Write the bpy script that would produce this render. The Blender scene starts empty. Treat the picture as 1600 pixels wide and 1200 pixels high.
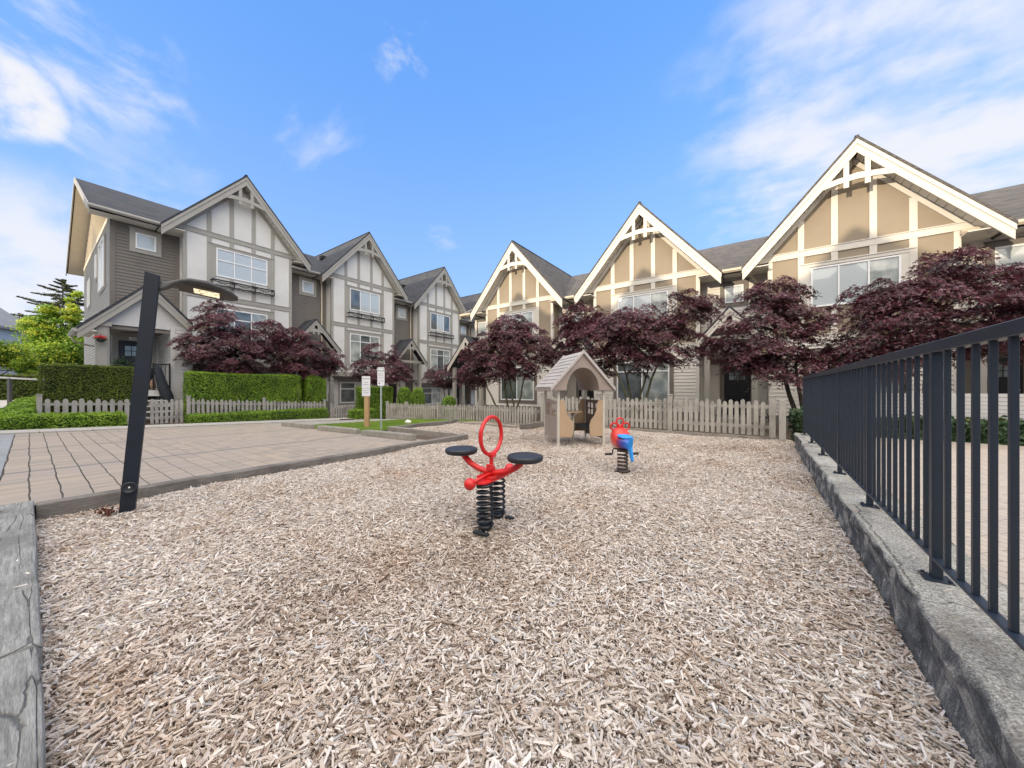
import bpy, bmesh, math, random
import numpy as np
from mathutils import Vector, Matrix
PI = math.pi
R = math.radians
rng = np.random.default_rng(7)
random.seed(7)
sc = bpy.context.scene
C = sc.collection

# ------------------------------------------------------------------ camera, sky, sun, exposure
TH = R(35.35)
CAMZ = 1.2
SKYMUL = (0.86, 0.98, 1.05)
cam = bpy.data.cameras.new("camera")
cam.sensor_width = 36.0
cam.lens = 535 / 1600 * 36
cam.shift_y = 6 / 1600
cam.clip_start = 0.03
cam.clip_end = 2000
co = bpy.data.objects.new("camera", cam)
co.location = (0, 0, CAMZ)
co.rotation_euler = (PI / 2, 0, TH)
C.objects.link(co)
sc.camera = co
sc.render.resolution_x = 1024
sc.render.resolution_y = 768
sc.view_settings.view_transform = 'Standard'
sc.view_settings.look = 'None'
sc.view_settings.gamma = 1
sc.view_settings.exposure = 1.0

SUNV = Vector((0.30, 1.0, -0.235)).normalized()      # direction the light travels
SUN_EL = math.asin(-SUNV.z)
SUN_AZ = math.atan2(-SUNV.x, -SUNV.y)                # clockwise from +Y

def pixdir(u, v):
    r = (u - 800) / 535; t = (606 - v) / 535
    d = Vector((r * math.cos(TH) - math.sin(TH), r * math.sin(TH) + math.cos(TH), t))
    return d.normalized()

def newnode(nt, typ, **kw):
    n = nt.nodes.new(typ)
    for k, v in kw.items():
        if k.startswith('i_'):
            n.inputs[int(k[2:])].default_value = v
        else:
            setattr(n, k, v)
    return n

class NB:
    """small node-graph writer"""
    def __init__(s, nt): s.nt = nt
    def lk(s, a, b): s.nt.links.new(a, b)
    def put(s, inp, v):
        if hasattr(v, 'default_value') or hasattr(v, 'is_linked'): s.lk(v, inp)
        else: inp.default_value = v
    def math(s, op, a, b=0.0, c=0.0, clamp=False):
        n = s.nt.nodes.new('ShaderNodeMath'); n.operation = op; n.use_clamp = clamp
        s.put(n.inputs[0], a); s.put(n.inputs[1], b); s.put(n.inputs[2], c)
        return n.outputs[0]
    def vmath(s, op, a, b=(0, 0, 0), out=0):
        n = s.nt.nodes.new('ShaderNodeVectorMath'); n.operation = op
        s.put(n.inputs[0], a)
        if op == 'SCALE': s.put(n.inputs[3], b)
        else: s.put(n.inputs[1], b)
        return n.outputs[out]
    def comb(s, x, y, z):
        n = s.nt.nodes.new('ShaderNodeCombineXYZ')
        s.put(n.inputs[0], x); s.put(n.inputs[1], y); s.put(n.inputs[2], z)
        return n.outputs[0]
    def sep(s, v):
        n = s.nt.nodes.new('ShaderNodeSeparateXYZ'); s.put(n.inputs[0], v)
        return n.outputs[0], n.outputs[1], n.outputs[2]
    def noise(s, vec, scale, detail=4, rough=0.55, dist=0.0):
        n = s.nt.nodes.new('ShaderNodeTexNoise')
        if vec is not None: s.lk(vec, n.inputs['Vector'])
        n.inputs['Scale'].default_value = scale; n.inputs['Detail'].default_value = detail
        n.inputs['Roughness'].default_value = rough; n.inputs['Distortion'].default_value = dist
        return n.outputs['Fac']
    def voro(s, vec, scale, feature='F1', out='Distance', rnd=1.0):
        n = s.nt.nodes.new('ShaderNodeTexVoronoi'); n.feature = feature
        s.lk(vec, n.inputs['Vector']); n.inputs['Scale'].default_value = scale
        n.inputs['Randomness'].default_value = rnd
        return n.outputs[out]
    def ramp(s, fac, stops):
        n = s.nt.nodes.new('ShaderNodeValToRGB'); s.put(n.inputs[0], fac)
        e = n.color_ramp.elements
        while len(e) < len(stops): e.new(0.5)
        for el, (p, c) in zip(e, stops):
            el.position = p
            el.color = (c[0], c[1], c[2], 1) if not isinstance(c, (int, float)) else (c, c, c, 1)
        return n.outputs[0]
    def mix(s, fac, a, b, blend='MIX'):
        n = s.nt.nodes.new('ShaderNodeMix'); n.data_type = 'RGBA'; n.blend_type = blend
        s.put(n.inputs[0], fac)
        s.put(n.inputs[6], a if not isinstance(a, tuple) else (a[0], a[1], a[2], 1))
        s.put(n.inputs[7], b if not isinstance(b, tuple) else (b[0], b[1], b[2], 1))
        return n.outputs[2]
    def smooth(s, x, a, b):
        n = s.nt.nodes.new('ShaderNodeMapRange'); n.interpolation_type = 'SMOOTHSTEP'
        s.put(n.inputs[0], x); n.inputs[1].default_value = a; n.inputs[2].default_value = b
        return n.outputs[0]

w = bpy.data.worlds.new("World"); sc.world = w; w.use_nodes = True
wt = w.node_tree; wt.nodes.clear(); g = NB(wt)
wo = wt.nodes.new('ShaderNodeOutputWorld'); bg = wt.nodes.new('ShaderNodeBackground')
sky = wt.nodes.new('ShaderNodeTexSky'); sky.sky_type = 'NISHITA'; sky.sun_disc = False
sky.sun_elevation = SUN_EL; sky.sun_rotation = SUN_AZ % (2 * PI)
sky.altitude = 80; sky.air_density = 1.0; sky.dust_density = 0.6; sky.ozone_density = 1.6
bg.inputs[1].default_value = 0.15
tc = wt.nodes.new('ShaderNodeTexCoord'); D = tc.outputs['Generated']
dx, dy, dz = g.sep(D)
den = g.math('ADD', g.math('MAXIMUM', dz, 0.0), 0.22)
px = g.math('DIVIDE', dx, den); py = g.math('DIVIDE', dy, den)
pv = g.comb(px, py, 0.0)
def blob(u, v, lo, hi):
    d = pixdir(u, v)
    return g.smooth(g.vmath('DOT_PRODUCT', D, tuple(d), out=1), lo, hi)
# streaky high cloud, drawn out along one direction
rot = wt.nodes.new('ShaderNodeMapping'); rot.inputs['Rotation'].default_value = (0, 0, R(62)); rot.inputs['Scale'].default_value = (1.0, 2.6, 1)
g.lk(pv, rot.inputs[0])
n1 = g.noise(rot.outputs[0], 1.5, 7, 0.55, 0.25)
n2 = g.noise(pv, 3.6, 7, 0.6, 0.4)
n3 = g.noise(pv, 9.0, 5, 0.55, 0.2)
m_r = blob(1560, 130, 0.84, 0.985)
m_l = blob(90, 95, 0.978, 0.9995)
m_t = blob(640, 60, 0.9935, 0.9998)
m_h = blob(20, 480, 0.955, 0.996)
m_m = blob(690, 375, 0.9982, 0.99998)
m_w = blob(250, 300, 0.988, 0.9995)
m_s = blob(1190, 250, 0.988, 0.999)
m_b = blob(5, 150, 0.9965, 0.9992)
m_c = blob(520, 235, 0.982, 0.9995)
nn = g.math('ADD', g.math('MULTIPLY', n1, 0.55), g.math('MULTIPLY', n2, 0.45))
def cl(mask, gain, thr, width, src):
    x = g.math('ADD', src, g.math('MULTIPLY', mask, gain))
    return g.math('MULTIPLY', g.smooth(x, thr, thr + width), mask)
dens = g.math('MULTIPLY', cl(m_r, 0.27, 0.585, 0.30, g.math('ADD', g.math('MULTIPLY', n1, 0.7), g.math('MULTIPLY', n3, 0.3))), 0.95)
for dd in (g.math('MULTIPLY', cl(m_l, 0.16, 0.60, 0.26, n2), 0.85), g.math('MULTIPLY', cl(m_t, 0.12, 0.62, 0.24, n3), 0.65), g.math('MULTIPLY', cl(m_h, 0.40, 0.60, 0.35, nn), 0.9),
           g.math('MULTIPLY', cl(m_m, 0.10, 0.50, 0.3, n3), 0.30), g.math('MULTIPLY', cl(m_w, 0.22, 0.62, 0.28, nn), 0.6),
           g.math('MULTIPLY', cl(m_s, 0.2, 0.62, 0.35, nn), 0.40), g.math('MULTIPLY', cl(m_b, 0.30, 0.62, 0.22, n2), 1.0),
           g.math('MULTIPLY', cl(m_c, 0.10, 0.62, 0.2, n1), 0.6)):
    dens = g.math('MAXIMUM', dens, dd)
# bright unseen cloud cover added behind the photographer as neutral fill for the shade
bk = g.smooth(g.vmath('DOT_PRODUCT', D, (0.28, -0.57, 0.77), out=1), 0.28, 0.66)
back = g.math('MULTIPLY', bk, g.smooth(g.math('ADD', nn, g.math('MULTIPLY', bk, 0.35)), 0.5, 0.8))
veil = g.math('MULTIPLY', g.smooth(g.math('SUBTRACT', 0.75, dz), 0.0, 0.70), 0.55)
sat = wt.nodes.new('ShaderNodeHueSaturation'); sat.inputs['Saturation'].default_value = 1.0; sat.inputs['Value'].default_value = 1.0
g.lk(sky.outputs[0], sat.inputs['Color'])
skyc = g.mix(1.0, sat.outputs[0], SKYMUL, 'MULTIPLY')
skyc = g.mix(0.72, skyc, (0.30, 0.88, 2.35))
skyc = g.mix(veil, skyc, (1.10, 1.52, 2.20))
skyc = g.mix(dens, skyc, (2.05, 2.08, 2.2))
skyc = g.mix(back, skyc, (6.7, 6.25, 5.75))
skyc = g.mix(1.0, skyc, (1.47, 1.47, 1.47), 'MULTIPLY')
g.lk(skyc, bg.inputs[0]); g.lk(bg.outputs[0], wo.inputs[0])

sl = bpy.data.lights.new("sun", 'SUN'); sl.energy = 2.0; sl.angle = R(0.5); sl.color = (1.0, 0.84, 0.62)
so = bpy.data.objects.new("sun", sl); so.location = (-10, -30, 30)
so.rotation_euler = SUNV.to_track_quat('-Z', 'Y').to_euler(); C.objects.link(so)

# ------------------------------------------------------------------ helpers
def tag(o, label=None, cat=None, group=None, kind=None):
    if label: o['label'] = label
    if cat: o['category'] = cat
    if group: o['group'] = group
    if kind: o['kind'] = kind
    return o

def thing(name, label, cat, loc=(0, 0, 0), rz=0.0, group=None):
    o = bpy.data.objects.new(name, None); o.empty_display_size = 0.2
    o.location = loc; o.rotation_euler = (0, 0, rz); C.objects.link(o)
    return tag(o, label, cat, group)

def copy_tree(o, parent=None):
    c = o.copy(); C.objects.link(c)
    if parent is not None: c.parent = parent
    for ch in list(o.children): copy_tree(ch, c)
    return c

class MB:
    def __init__(s): s.v = []; s.f = []; s.sm = []
    def add(s, vs, fs, smooth=False):
        b = len(s.v); s.v += [tuple(p) for p in vs]
        s.f += [tuple(b + i for i in f) for f in fs]; s.sm += [smooth] * len(fs)
    def box(s, x0, x1, y0, y1, z0, z1):
        s.add([(x0, y0, z0), (x1, y0, z0), (x1, y1, z0), (x0, y1, z0), (x0, y0, z1), (x1, y0, z1), (x1, y1, z1), (x0, y1, z1)],
              [(0, 3, 2, 1), (4, 5, 6, 7), (0, 1, 5, 4), (1, 2, 6, 5), (2, 3, 7, 6), (3, 0, 4, 7)])
        return s
    def obox(s, c, ax, ay, az):
        c = Vector(c); ax = Vector(ax); ay = Vector(ay); az = Vector(az)
        vs = [c + i * ax + j * ay + k * az for k in (-1, 1) for (i, j) in ((-1, -1), (1, -1), (1, 1), (-1, 1))]
        s.add(vs, [(0, 3, 2, 1), (4, 5, 6, 7), (0, 1, 5, 4), (1, 2, 6, 5), (2, 3, 7, 6), (3, 0, 4, 7)])
        return s
    def beam(s, p0, p1, w, h, up=(0, 0, 1)):
        p0 = Vector(p0); p1 = Vector(p1); d = (p1 - p0); L = d.length; d.normalize()
        sd = d.cross(Vector(up))
        if sd.length < 1e-5: sd = d.cross(Vector((1, 0, 0)))
        sd.normalize(); u = sd.cross(d)
        return s.obox((p0 + p1) / 2, d * L / 2, sd * w / 2, u * h / 2)
    def prism(s, pts, d):
        """polygon pts extruded by vector d"""
        n = len(pts); d = Vector(d)
        a = [Vector(p) for p in pts]; b = [p + d for p in a]
        fs = [tuple(range(n)), tuple(range(2 * n - 1, n - 1, -1))]
        for i in range(n):
            j = (i + 1) % n; fs.append((i, i + n, j + n, j))
        s.add(a + b, fs)
        return s
    def prof_y(s, pts, y0, y1):
        """(x,z) profile extruded along y"""
        return s.prism([(p[0], y0, p[1]) for p in pts], (0, y1 - y0, 0))
    def prof_x(s, pts, x0, x1):
        return s.prism([(x0, p[0], p[1]) for p in pts], (x1 - x0, 0, 0))
    def tube(s, pts, r, n=10, caps=True, closed=False):
        pts = [Vector(p) for p in pts]; m = len(pts)
        rs = r if isinstance(r, (list, tuple)) else [r] * m
        vs = []; prev = None
        for i, p in enumerate(pts):
            if closed: t = pts[(i + 1) % m] - pts[i - 1]
            else: t = pts[min(i + 1, m - 1)] - pts[max(i - 1, 0)]
            t.normalize()
            if prev is None:
                a = t.cross(Vector((0, 0, 1)))
                if a.length < 0.1: a = t.cross(Vector((1, 0, 0)))
            else:
                a = prev - t * prev.dot(t)
            a.normalize(); prev = a; b = t.cross(a)
            for k in range(n):
                q = 2 * PI * k / n
                vs.append(p + (a * math.cos(q) + b * math.sin(q)) * rs[i])
        fs = []
        for i in range(m if closed else m - 1):
            j = (i + 1) % m
            for k in range(n):
                l = (k + 1) % n
                fs.append((i * n + k, i * n + l, j * n + l, j * n + k))
        if caps and not closed:
            fs.append(tuple(range(n - 1, -1, -1))); fs.append(tuple((m - 1) * n + k for k in range(n)))
        s.add(vs, fs, True)
        return s
    def lathe(s, prof, c=(0, 0, 0), n=24, axis='z', smooth=True):
        vs = []; m = len(prof)
        for (r, h) in prof:
            for k in range(n):
                q = 2 * PI * k / n
                p = (r * math.cos(q), r * math.sin(q), h)
                if axis == 'y': p = (p[0], p[2], p[1])
                if axis == 'x': p = (p[2], p[0], p[1])
                vs.append((c[0] + p[0], c[1] + p[1], c[2] + p[2]))
        fs = [(i * n + k, i * n + (k + 1) % n, (i + 1) * n + (k + 1) % n, (i + 1) * n + k) for i in range(m - 1) for k in range(n)]
        fs.append(tuple(range(n - 1, -1, -1))); fs.append(tuple((m - 1) * n + k for k in range(n)))
        s.add(vs, fs, smooth)
        return s
    def ball(s, c, r, n=16, m=10):
        rr = r if isinstance(r, (tuple, list)) else (r, r, r)
        vs = [(c[0], c[1], c[2] - rr[2])]
        for i in range(1, m):
            t = -PI / 2 + PI * i / m
            for k in range(n):
                q = 2 * PI * k / n
                vs.append((c[0] + rr[0] * math.cos(t) * math.cos(q), c[1] + rr[1] * math.cos(t) * math.sin(q), c[2] + rr[2] * math.sin(t)))
        vs.append((c[0], c[1], c[2] + rr[2])); last = len(vs) - 1
        fs = [(0, 1 + (k + 1) % n, 1 + k) for k in range(n)]
        for i in range(m - 2):
            for k in range(n):
                a = 1 + i * n
                fs.append((a + k, a + (k + 1) % n, a + n + (k + 1) % n, a + n + k))
        a = 1 + (m - 2) * n
        fs += [(a + k, a + (k + 1) % n, last) for k in range(n)]
        s.add(vs, fs, True)
        return s
    def build(s, name, mat, parent=None, bevel=0.0, seg=1, fix=True):
        me = bpy.data.meshes.new(name); me.from_pydata(s.v, [], s.f)
        me.polygons.foreach_set('use_smooth', s.sm)
        if fix:
            bm = bmesh.new(); bm.from_mesh(me); bmesh.ops.recalc_face_normals(bm, faces=bm.faces); bm.to_mesh(me); bm.free()
        me.materials.append(mat)
        o = bpy.data.objects.new(name, me); C.objects.link(o)
        if parent is not None: o.parent = parent
        if bevel:
            b = o.modifiers.new('bevel', 'BEVEL'); b.width = bevel; b.segments = seg; b.limit_method = 'ANGLE'; b.angle_limit = R(40)
        return o

def npmesh(name, verts, quads, mat, parent=None, attr=None, smooth=False, per=4):
    """verts (N,3), faces (F,per) numpy -> object"""
    me = bpy.data.meshes.new(name)
    nv = len(verts); nf = len(quads)
    me.vertices.add(nv); me.vertices.foreach_set('co', np.ascontiguousarray(verts, dtype=np.float32).ravel())
    me.loops.add(nf * per); me.loops.foreach_set('vertex_index', np.ascontiguousarray(quads, dtype=np.int32).ravel())
    me.polygons.add(nf); me.polygons.foreach_set('loop_start', np.arange(0, nf * per, per, dtype=np.int32))
    me.polygons.foreach_set('use_smooth', np.full(nf, smooth, dtype=bool))
    if attr is not None:
        a = me.attributes.new('vary', 'FLOAT', 'POINT'); a.data.foreach_set('value', np.ascontiguousarray(attr, dtype=np.float32))
    me.update(calc_edges=True); me.validate()
    me.materials.append(mat)
    o = bpy.data.objects.new(name, me); C.objects.link(o)
    if parent is not None: o.parent = parent
    return o

# ------------------------------------------------------------------ materials
def base_mat(name, rough=0.6, spec=0.5):
    m = bpy.data.materials.new(name); m.use_nodes = True
    nt = m.node_tree; b = nt.nodes['Principled BSDF']
    b.inputs['Roughness'].default_value = rough
    b.inputs['Specular IOR Level'].default_value = spec
    t = nt.nodes.new('ShaderNodeTexCoord')
    return m, NB(nt), b, t.outputs['Object']

def bump(gg, b, h, strength=0.3, dist=0.01):
    n = gg.nt.nodes.new('ShaderNodeBump'); n.inputs['Strength'].default_value = strength
    n.inputs['Distance'].default_value = dist
    gg.put(n.inputs['Height'], h); gg.lk(n.outputs[0], b.inputs['Normal'])

def paint(name, col, rough=0.55, var=0.10, scale=3.0, bscale=60, bstr=0.15, metallic=0.0, dirt=0.0, spec=0.5, coat=0.0):
    m, gg, b, o = base_mat(name, rough, spec)
    n = gg.noise(o, scale, 6, 0.6)
    dk = tuple(c * (1 - var) for c in col); lt = tuple(min(1, c * (1 + var)) for c in col)
    c = gg.ramp(n, [(0.3, dk), (0.7, lt)])
    if dirt:
        n2 = gg.noise(o, scale * 2.3, 8, 0.7)
        c = gg.mix(gg.math('MULTIPLY', gg.smooth(n2, 0.5, 0.75), dirt), c, tuple(x * 0.45 for x in col))
    gg.lk(c, b.inputs['Base Color'])
    b.inputs['Metallic'].default_value = metallic
    b.inputs['Coat Weight'].default_value = coat
    if bstr: bump(gg, b, gg.noise(o, bscale, 4, 0.6), bstr, 0.004)
    return m

M = {}
M['stucco_white'] = paint('stucco_white', (0.65, 0.645, 0.62), 0.85, 0.06, 1.2, 90, 0.6, dirt=0.06)
M['stucco_tan'] = paint('stucco_tan', (0.285, 0.235, 0.172), 0.85, 0.06, 1.2, 90, 0.5)
M['trim_taupe'] = paint('trim_taupe', (0.33, 0.315, 0.28), 0.6, 0.06, 2)
M['trim_cream'] = paint('trim_cream', (0.62, 0.585, 0.515), 0.6, 0.05, 2)
M['siding_dark'] = paint('siding_dark', (0.165, 0.148, 0.128), 0.7, 0.08, 1.5, 40, 0.2)
M['siding_grey'] = paint('siding_grey', (0.60, 0.59, 0.575), 0.7, 0.05, 1.5, 40, 0.2)
M['siding_beige'] = paint('siding_beige', (0.66, 0.63, 0.575), 0.7, 0.05, 1.5, 40, 0.2)
M['taupe_dark'] = paint('taupe_dark', (0.17, 0.15, 0.13), 0.7, 0.08, 2)
M['white_vinyl'] = paint('white_vinyl', (0.80, 0.80, 0.79), 0.4, 0.03, 2, bstr=0)
M['soffit_white'] = paint('soffit_white', (0.66, 0.63, 0.57), 0.6, 0.05, 2, bstr=0)
M['soffit_cream'] = paint('soffit_cream', (0.60, 0.53, 0.41), 0.6, 0.05, 2, bstr=0)
M['gutter'] = paint('gutter', (0.55, 0.47, 0.36), 0.45, 0.06, 2, bstr=0)
M['gutter_grey'] = paint('gutter_grey', (0.36, 0.345, 0.31), 0.45, 0.06, 2, bstr=0)
M['black_metal'] = paint('black_metal', (0.010, 0.011, 0.013), 0.75, 0.2, 6, bstr=0.05)
M['iron'] = paint('iron', (0.013, 0.022, 0.038), 0.42, 0.18, 5, 90, 0.15, dirt=0.2, spec=0.6)
M['door_black'] = paint('door_black', (0.010, 0.010, 0.014), 0.4, 0.1, 3, bstr=0.03)
M['concrete_found'] = paint('concrete_found', (0.20, 0.20, 0.19), 0.9, 0.1, 3, 60, 0.4)
M['kerb_concrete'] = paint('kerb_concrete', (0.38, 0.365, 0.335), 0.9, 0.10, 2.5, 80, 0.4, dirt=0.3)
M['siding_end'] = paint('siding_end', (0.36, 0.35, 0.335), 0.7, 0.06, 1.5, 40, 0.2)
M['path_concrete'] = paint('path_concrete', (0.30, 0.285, 0.255), 0.9, 0.10, 2.5, 80, 0.4, dirt=0.3)
M['stop_concrete'] = paint('stop_concrete', (0.27, 0.25, 0.215), 0.9, 0.2, 5, 60, 0.6, dirt=0.6)
M['roof_pale'] = paint('roof_pale', (0.24, 0.24, 0.25), 0.9, 0.12, 1, 30, 0.5)
M['asphalt'] = paint('asphalt', (0.26, 0.27, 0.28), 0.9, 0.1, 1.5, 120, 0.5, dirt=0.15)
M['road'] = paint('road', (0.40, 0.385, 0.36), 0.9, 0.06, 0.8, 120, 0.4, dirt=0.1)
M['soil'] = paint('soil', (0.09, 0.065, 0.045), 0.95, 0.3, 3, 50, 0.6)
M['red_plastic'] = paint('red_plastic', (0.68, 0.020, 0.018), 0.36, 0.12, 6, 60, 0.06, dirt=0.12, coat=0.15)
M['black_plastic'] = paint('black_plastic', (0.022, 0.026, 0.032), 0.45, 0.2, 8, 150, 0.2)
M['spring_black'] = paint('spring_black', (0.014, 0.018, 0.022), 0.4, 0.2, 10, bstr=0.08, dirt=0.2)
M['spring_brown'] = paint('spring_brown', (0.055, 0.04, 0.034), 0.55, 0.25, 10, bstr=0.1, dirt=0.3)
M['play_cream'] = paint('play_cream', (0.56, 0.52, 0.44), 0.5, 0.06, 5, bstr=0.05, dirt=0.15)
M['play_mauve'] = paint('play_mauve', (0.33, 0.265, 0.225), 0.55, 0.08, 3, 120, 0.15, dirt=0.1)
M['play_grey'] = paint('play_grey', (0.47, 0.43, 0.40), 0.6, 0.08, 3, 120, 0.15, dirt=0.1)
M['play_brown'] = paint('play_brown', (0.17, 0.115, 0.095), 0.5, 0.08, 3, 120, 0.1, dirt=0.1)
M['play_tan'] = paint('play_tan', (0.46, 0.32, 0.20), 0.5, 0.06, 3, 120, 0.1, dirt=0.1)
M['sign_white'] = paint('sign_white', (0.78, 0.78, 0.80), 0.35, 0.03, 3, bstr=0)
M['ink'] = paint('ink', (0.03, 0.03, 0.05), 0.6, 0.1, 3, bstr=0)
M['sign_green'] = paint('sign_green', (0.02, 0.14, 0.10), 0.5, 0.1, 3, bstr=0)
M['galvanised'] = paint('galvanised', (0.40, 0.46, 0.45), 0.4, 0.12, 8, metallic=0.3)
M['cedar_post'] = paint('cedar_post', (0.46, 0.29, 0.145), 0.7, 0.15, 6, 60, 0.3)
M['rock_white'] = paint('rock_white', (0.75, 0.74, 0.70), 0.9, 0.1, 6, 30, 0.6)
M['bark'] = paint('bark', (0.055, 0.045, 0.038), 0.9, 0.3, 9, 45, 0.8)
M['bark_green'] = paint('bark_green', (0.11, 0.105, 0.06), 0.9, 0.3, 9, 45, 0.8)
M['lamp_grey'] = paint('lamp_grey', (0.10, 0.10, 0.10), 0.5, 0.1, 5, bstr=0.05)
M['car_paint'] = paint('car_paint', (0.30, 0.40, 0.46), 0.3, 0.05, 2, bstr=0, coat=0.6)
M['tyre'] = paint('tyre', (0.02, 0.02, 0.02), 0.8, 0.2, 5)
M['brick_far'] = paint('brick_far', (0.20, 0.11, 0.085), 0.9, 0.15, 4)
M['blue_wall'] = paint('blue_wall', (0.50, 0.55, 0.58), 0.8, 0.05, 2)
M['dark_cloth'] = paint('dark_cloth', (0.012, 0.017, 0.026), 0.8, 0.25, 8, 40, 0.5)
M['tan_cloth'] = paint('tan_cloth', (0.30, 0.19, 0.13), 0.8, 0.15, 8, 40, 0.5)
M['red_light'] = paint('red_light', (0.7, 0.03, 0.03), 0.3, 0.05, 3, bstr=0)
M['brown_leaf'] = paint('brown_leaf', (0.14, 0.045, 0.025), 0.8, 0.3, 20)
M['yellow_paint'] = paint('yellow_paint', (0.62, 0.50, 0.08), 0.8, 0.1, 8)
M['chrome'] = paint('chrome', (0.6, 0.6, 0.6), 0.25, 0.05, 3, bstr=0, metallic=1.0)

def glass(name, col, col2, stripes, period=0.05):
    m, gg, b, o = base_mat(name, 0.12, 0.6)
    x, y, z = gg.sep(o)
    if stripes:
        f = gg.math('FRACT', gg.math('DIVIDE', z, period))
        c = gg.mix(gg.smooth(f, 0.62, 0.95), col, col2)
    else:
        c = gg.mix(gg.smooth(gg.noise(o, 1.7, 3, 0.5), 0.35, 0.65), col, col2)
    gg.lk(c, b.inputs['Base Color'])
    b.inputs['Coat Weight'].default_value = 1.0; b.inputs['Coat Roughness'].default_value = 0.015
    b.inputs['Coat IOR'].default_value = 1.65
    n = gg.nt.nodes.new('ShaderNodeBump'); n.inputs['Strength'].default_value = 0.06; n.inputs['Distance'].default_value = 0.02
    gg.lk(gg.noise(o, 1.1, 2, 0.5), n.inputs['Height']); gg.lk(n.outputs[0], b.inputs['Coat Normal'])
    return m
M['glass_blind'] = glass('glass_blind', (0.50, 0.55, 0.56), (0.38, 0.42, 0.43), True)
M['glass_dark'] = glass('glass_dark', (0.05, 0.06, 0.062), (0.12, 0.135, 0.13), False)
M['glass_curtain'] = glass('glass_curtain', (0.20, 0.235, 0.225), (0.46, 0.49, 0.46), False)

def roof_mat(name, ca, cb, cc):
    m, gg, b, o = base_mat(name, 0.9, 0.3)
    x, y, z = gg.sep(o)
    v = gg.comb(gg.math('ADD', x, y), gg.math('MULTIPLY', z, 1.0), 0.0)
    br = gg.nt.nodes.new('ShaderNodeTexBrick'); gg.lk(v, br.inputs[0])
    br.inputs['Scale'].default_value = 1.0; br.inputs['Brick Width'].default_value = 0.30; br.inputs['Row Height'].default_value = 0.085
    br.inputs['Mortar Size'].default_value = 0.006; br.inputs['Bias'].default_value = 0.0
    br.inputs['Color1'].default_value = (*ca, 1); br.inputs['Color2'].default_value = (*cb, 1); br.inputs['Mortar'].default_value = (*[c * 0.5 for c in ca], 1)
    n = gg.noise(o, 1.2, 5, 0.6)
    c = gg.mix(gg.smooth(n, 0.4, 0.7), br.outputs[0], cc)
    n2 = gg.noise(o, 140, 2, 0.5)
    c = gg.mix(0.5, c, gg.ramp(n2, [(0.3, 0.25), (0.7, 0.75)]), 'OVERLAY')
    gg.lk(c, b.inputs['Base Color'])
    h = gg.math('FRACT', gg.math('DIVIDE', z, 0.085))
    bump(gg, b, gg.math('ADD', h, n2), 0.5, 0.01)
    return m
M['roof_dark'] = roof_mat('roof_dark', (0.036, 0.041, 0.052), (0.078, 0.082, 0.092), (0.062, 0.062, 0.068))
M['roof_brown'] = roof_mat('roof_brown', (0.070, 0.067, 0.068), (0.140, 0.128, 0.115), (0.110, 0.104, 0.100))

def timber_mat(name, ca, cb, cc, axis, cracks=True):
    """weathered sawn timber with grain running along axis"""
    m, gg, b, o = base_mat(name, 0.85, 0.3)
    mp = gg.nt.nodes.new('ShaderNodeMapping')
    s = [16.0, 16.0, 16.0]; s[axis] = 1.0
    mp.inputs['Scale'].default_value = s; gg.lk(o, mp.inputs[0])
    n = gg.noise(mp.outputs[0], 4.5, 10, 0.75, 0.35)
    n2 = gg.noise(o, 2.2, 5, 0.6)
    n3 = gg.noise(mp.outputs[0], 30.0, 5, 0.65)
    c = gg.ramp(n, [(0.32, cb), (0.50, ca), (0.72, cc)])
    c = gg.mix(gg.smooth(n2, 0.45, 0.7), c, tuple(x * 0.62 for x in ca))
    h = gg.math('ADD', gg.math('MULTIPLY', n, 0.7), gg.math('MULTIPLY', n3, 0.3))
    c = gg.mix(0.45, c, gg.ramp(n3, [(0.35, 0.2), (0.65, 0.8)]), 'OVERLAY')
    if cracks:
        mp2 = gg.nt.nodes.new('ShaderNodeMapping'); s2 = [13.0, 13.0, 13.0]; s2[axis] = 0.8
        mp2.inputs['Scale'].default_value = s2; gg.lk(o, mp2.inputs[0])
        wv = gg.vmath('ADD', mp2.outputs[0], gg.vmath('SCALE', gg.comb(n2, n2, n2), 0.5))
        e = gg.voro(wv, 0.8, 'DISTANCE_TO_EDGE')
        k = gg.math('MULTIPLY', gg.math('SUBTRACT', 1.0, gg.smooth(e, 0.0, 0.022)), gg.smooth(gg.noise(o, 2.4, 2, 0.5), 0.40, 0.5))
        c = gg.mix(gg.math('MULTIPLY', k, 0.75), c, tuple(x * 0.22 for x in ca))
        h = gg.math('SUBTRACT', h, gg.math('MULTIPLY', k, 1.5))
    gg.lk(c, b.inputs['Base Color']); bump(gg, b, h, 0.7, 0.008)
    return m
M['sleeper_x'] = timber_mat('sleeper_x', (0.27, 0.27, 0.255), (0.13, 0.13, 0.125), (0.42, 0.42, 0.395), 0)
M['timber_y'] = timber_mat('timber_y', (0.20, 0.18, 0.16), (0.12, 0.11, 0.10), (0.28, 0.26, 0.235), 1, False)
M['timber_x'] = timber_mat('timber_x', (0.30, 0.27, 0.235), (0.19, 0.17, 0.15), (0.38, 0.35, 0.31), 0, False)
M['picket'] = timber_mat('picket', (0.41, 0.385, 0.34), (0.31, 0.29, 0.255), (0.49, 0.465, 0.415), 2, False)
M['picket_shade'] = timber_mat('picket_shade', (0.36, 0.34, 0.315), (0.26, 0.245, 0.225), (0.42, 0.40, 0.37), 2, False)

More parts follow.
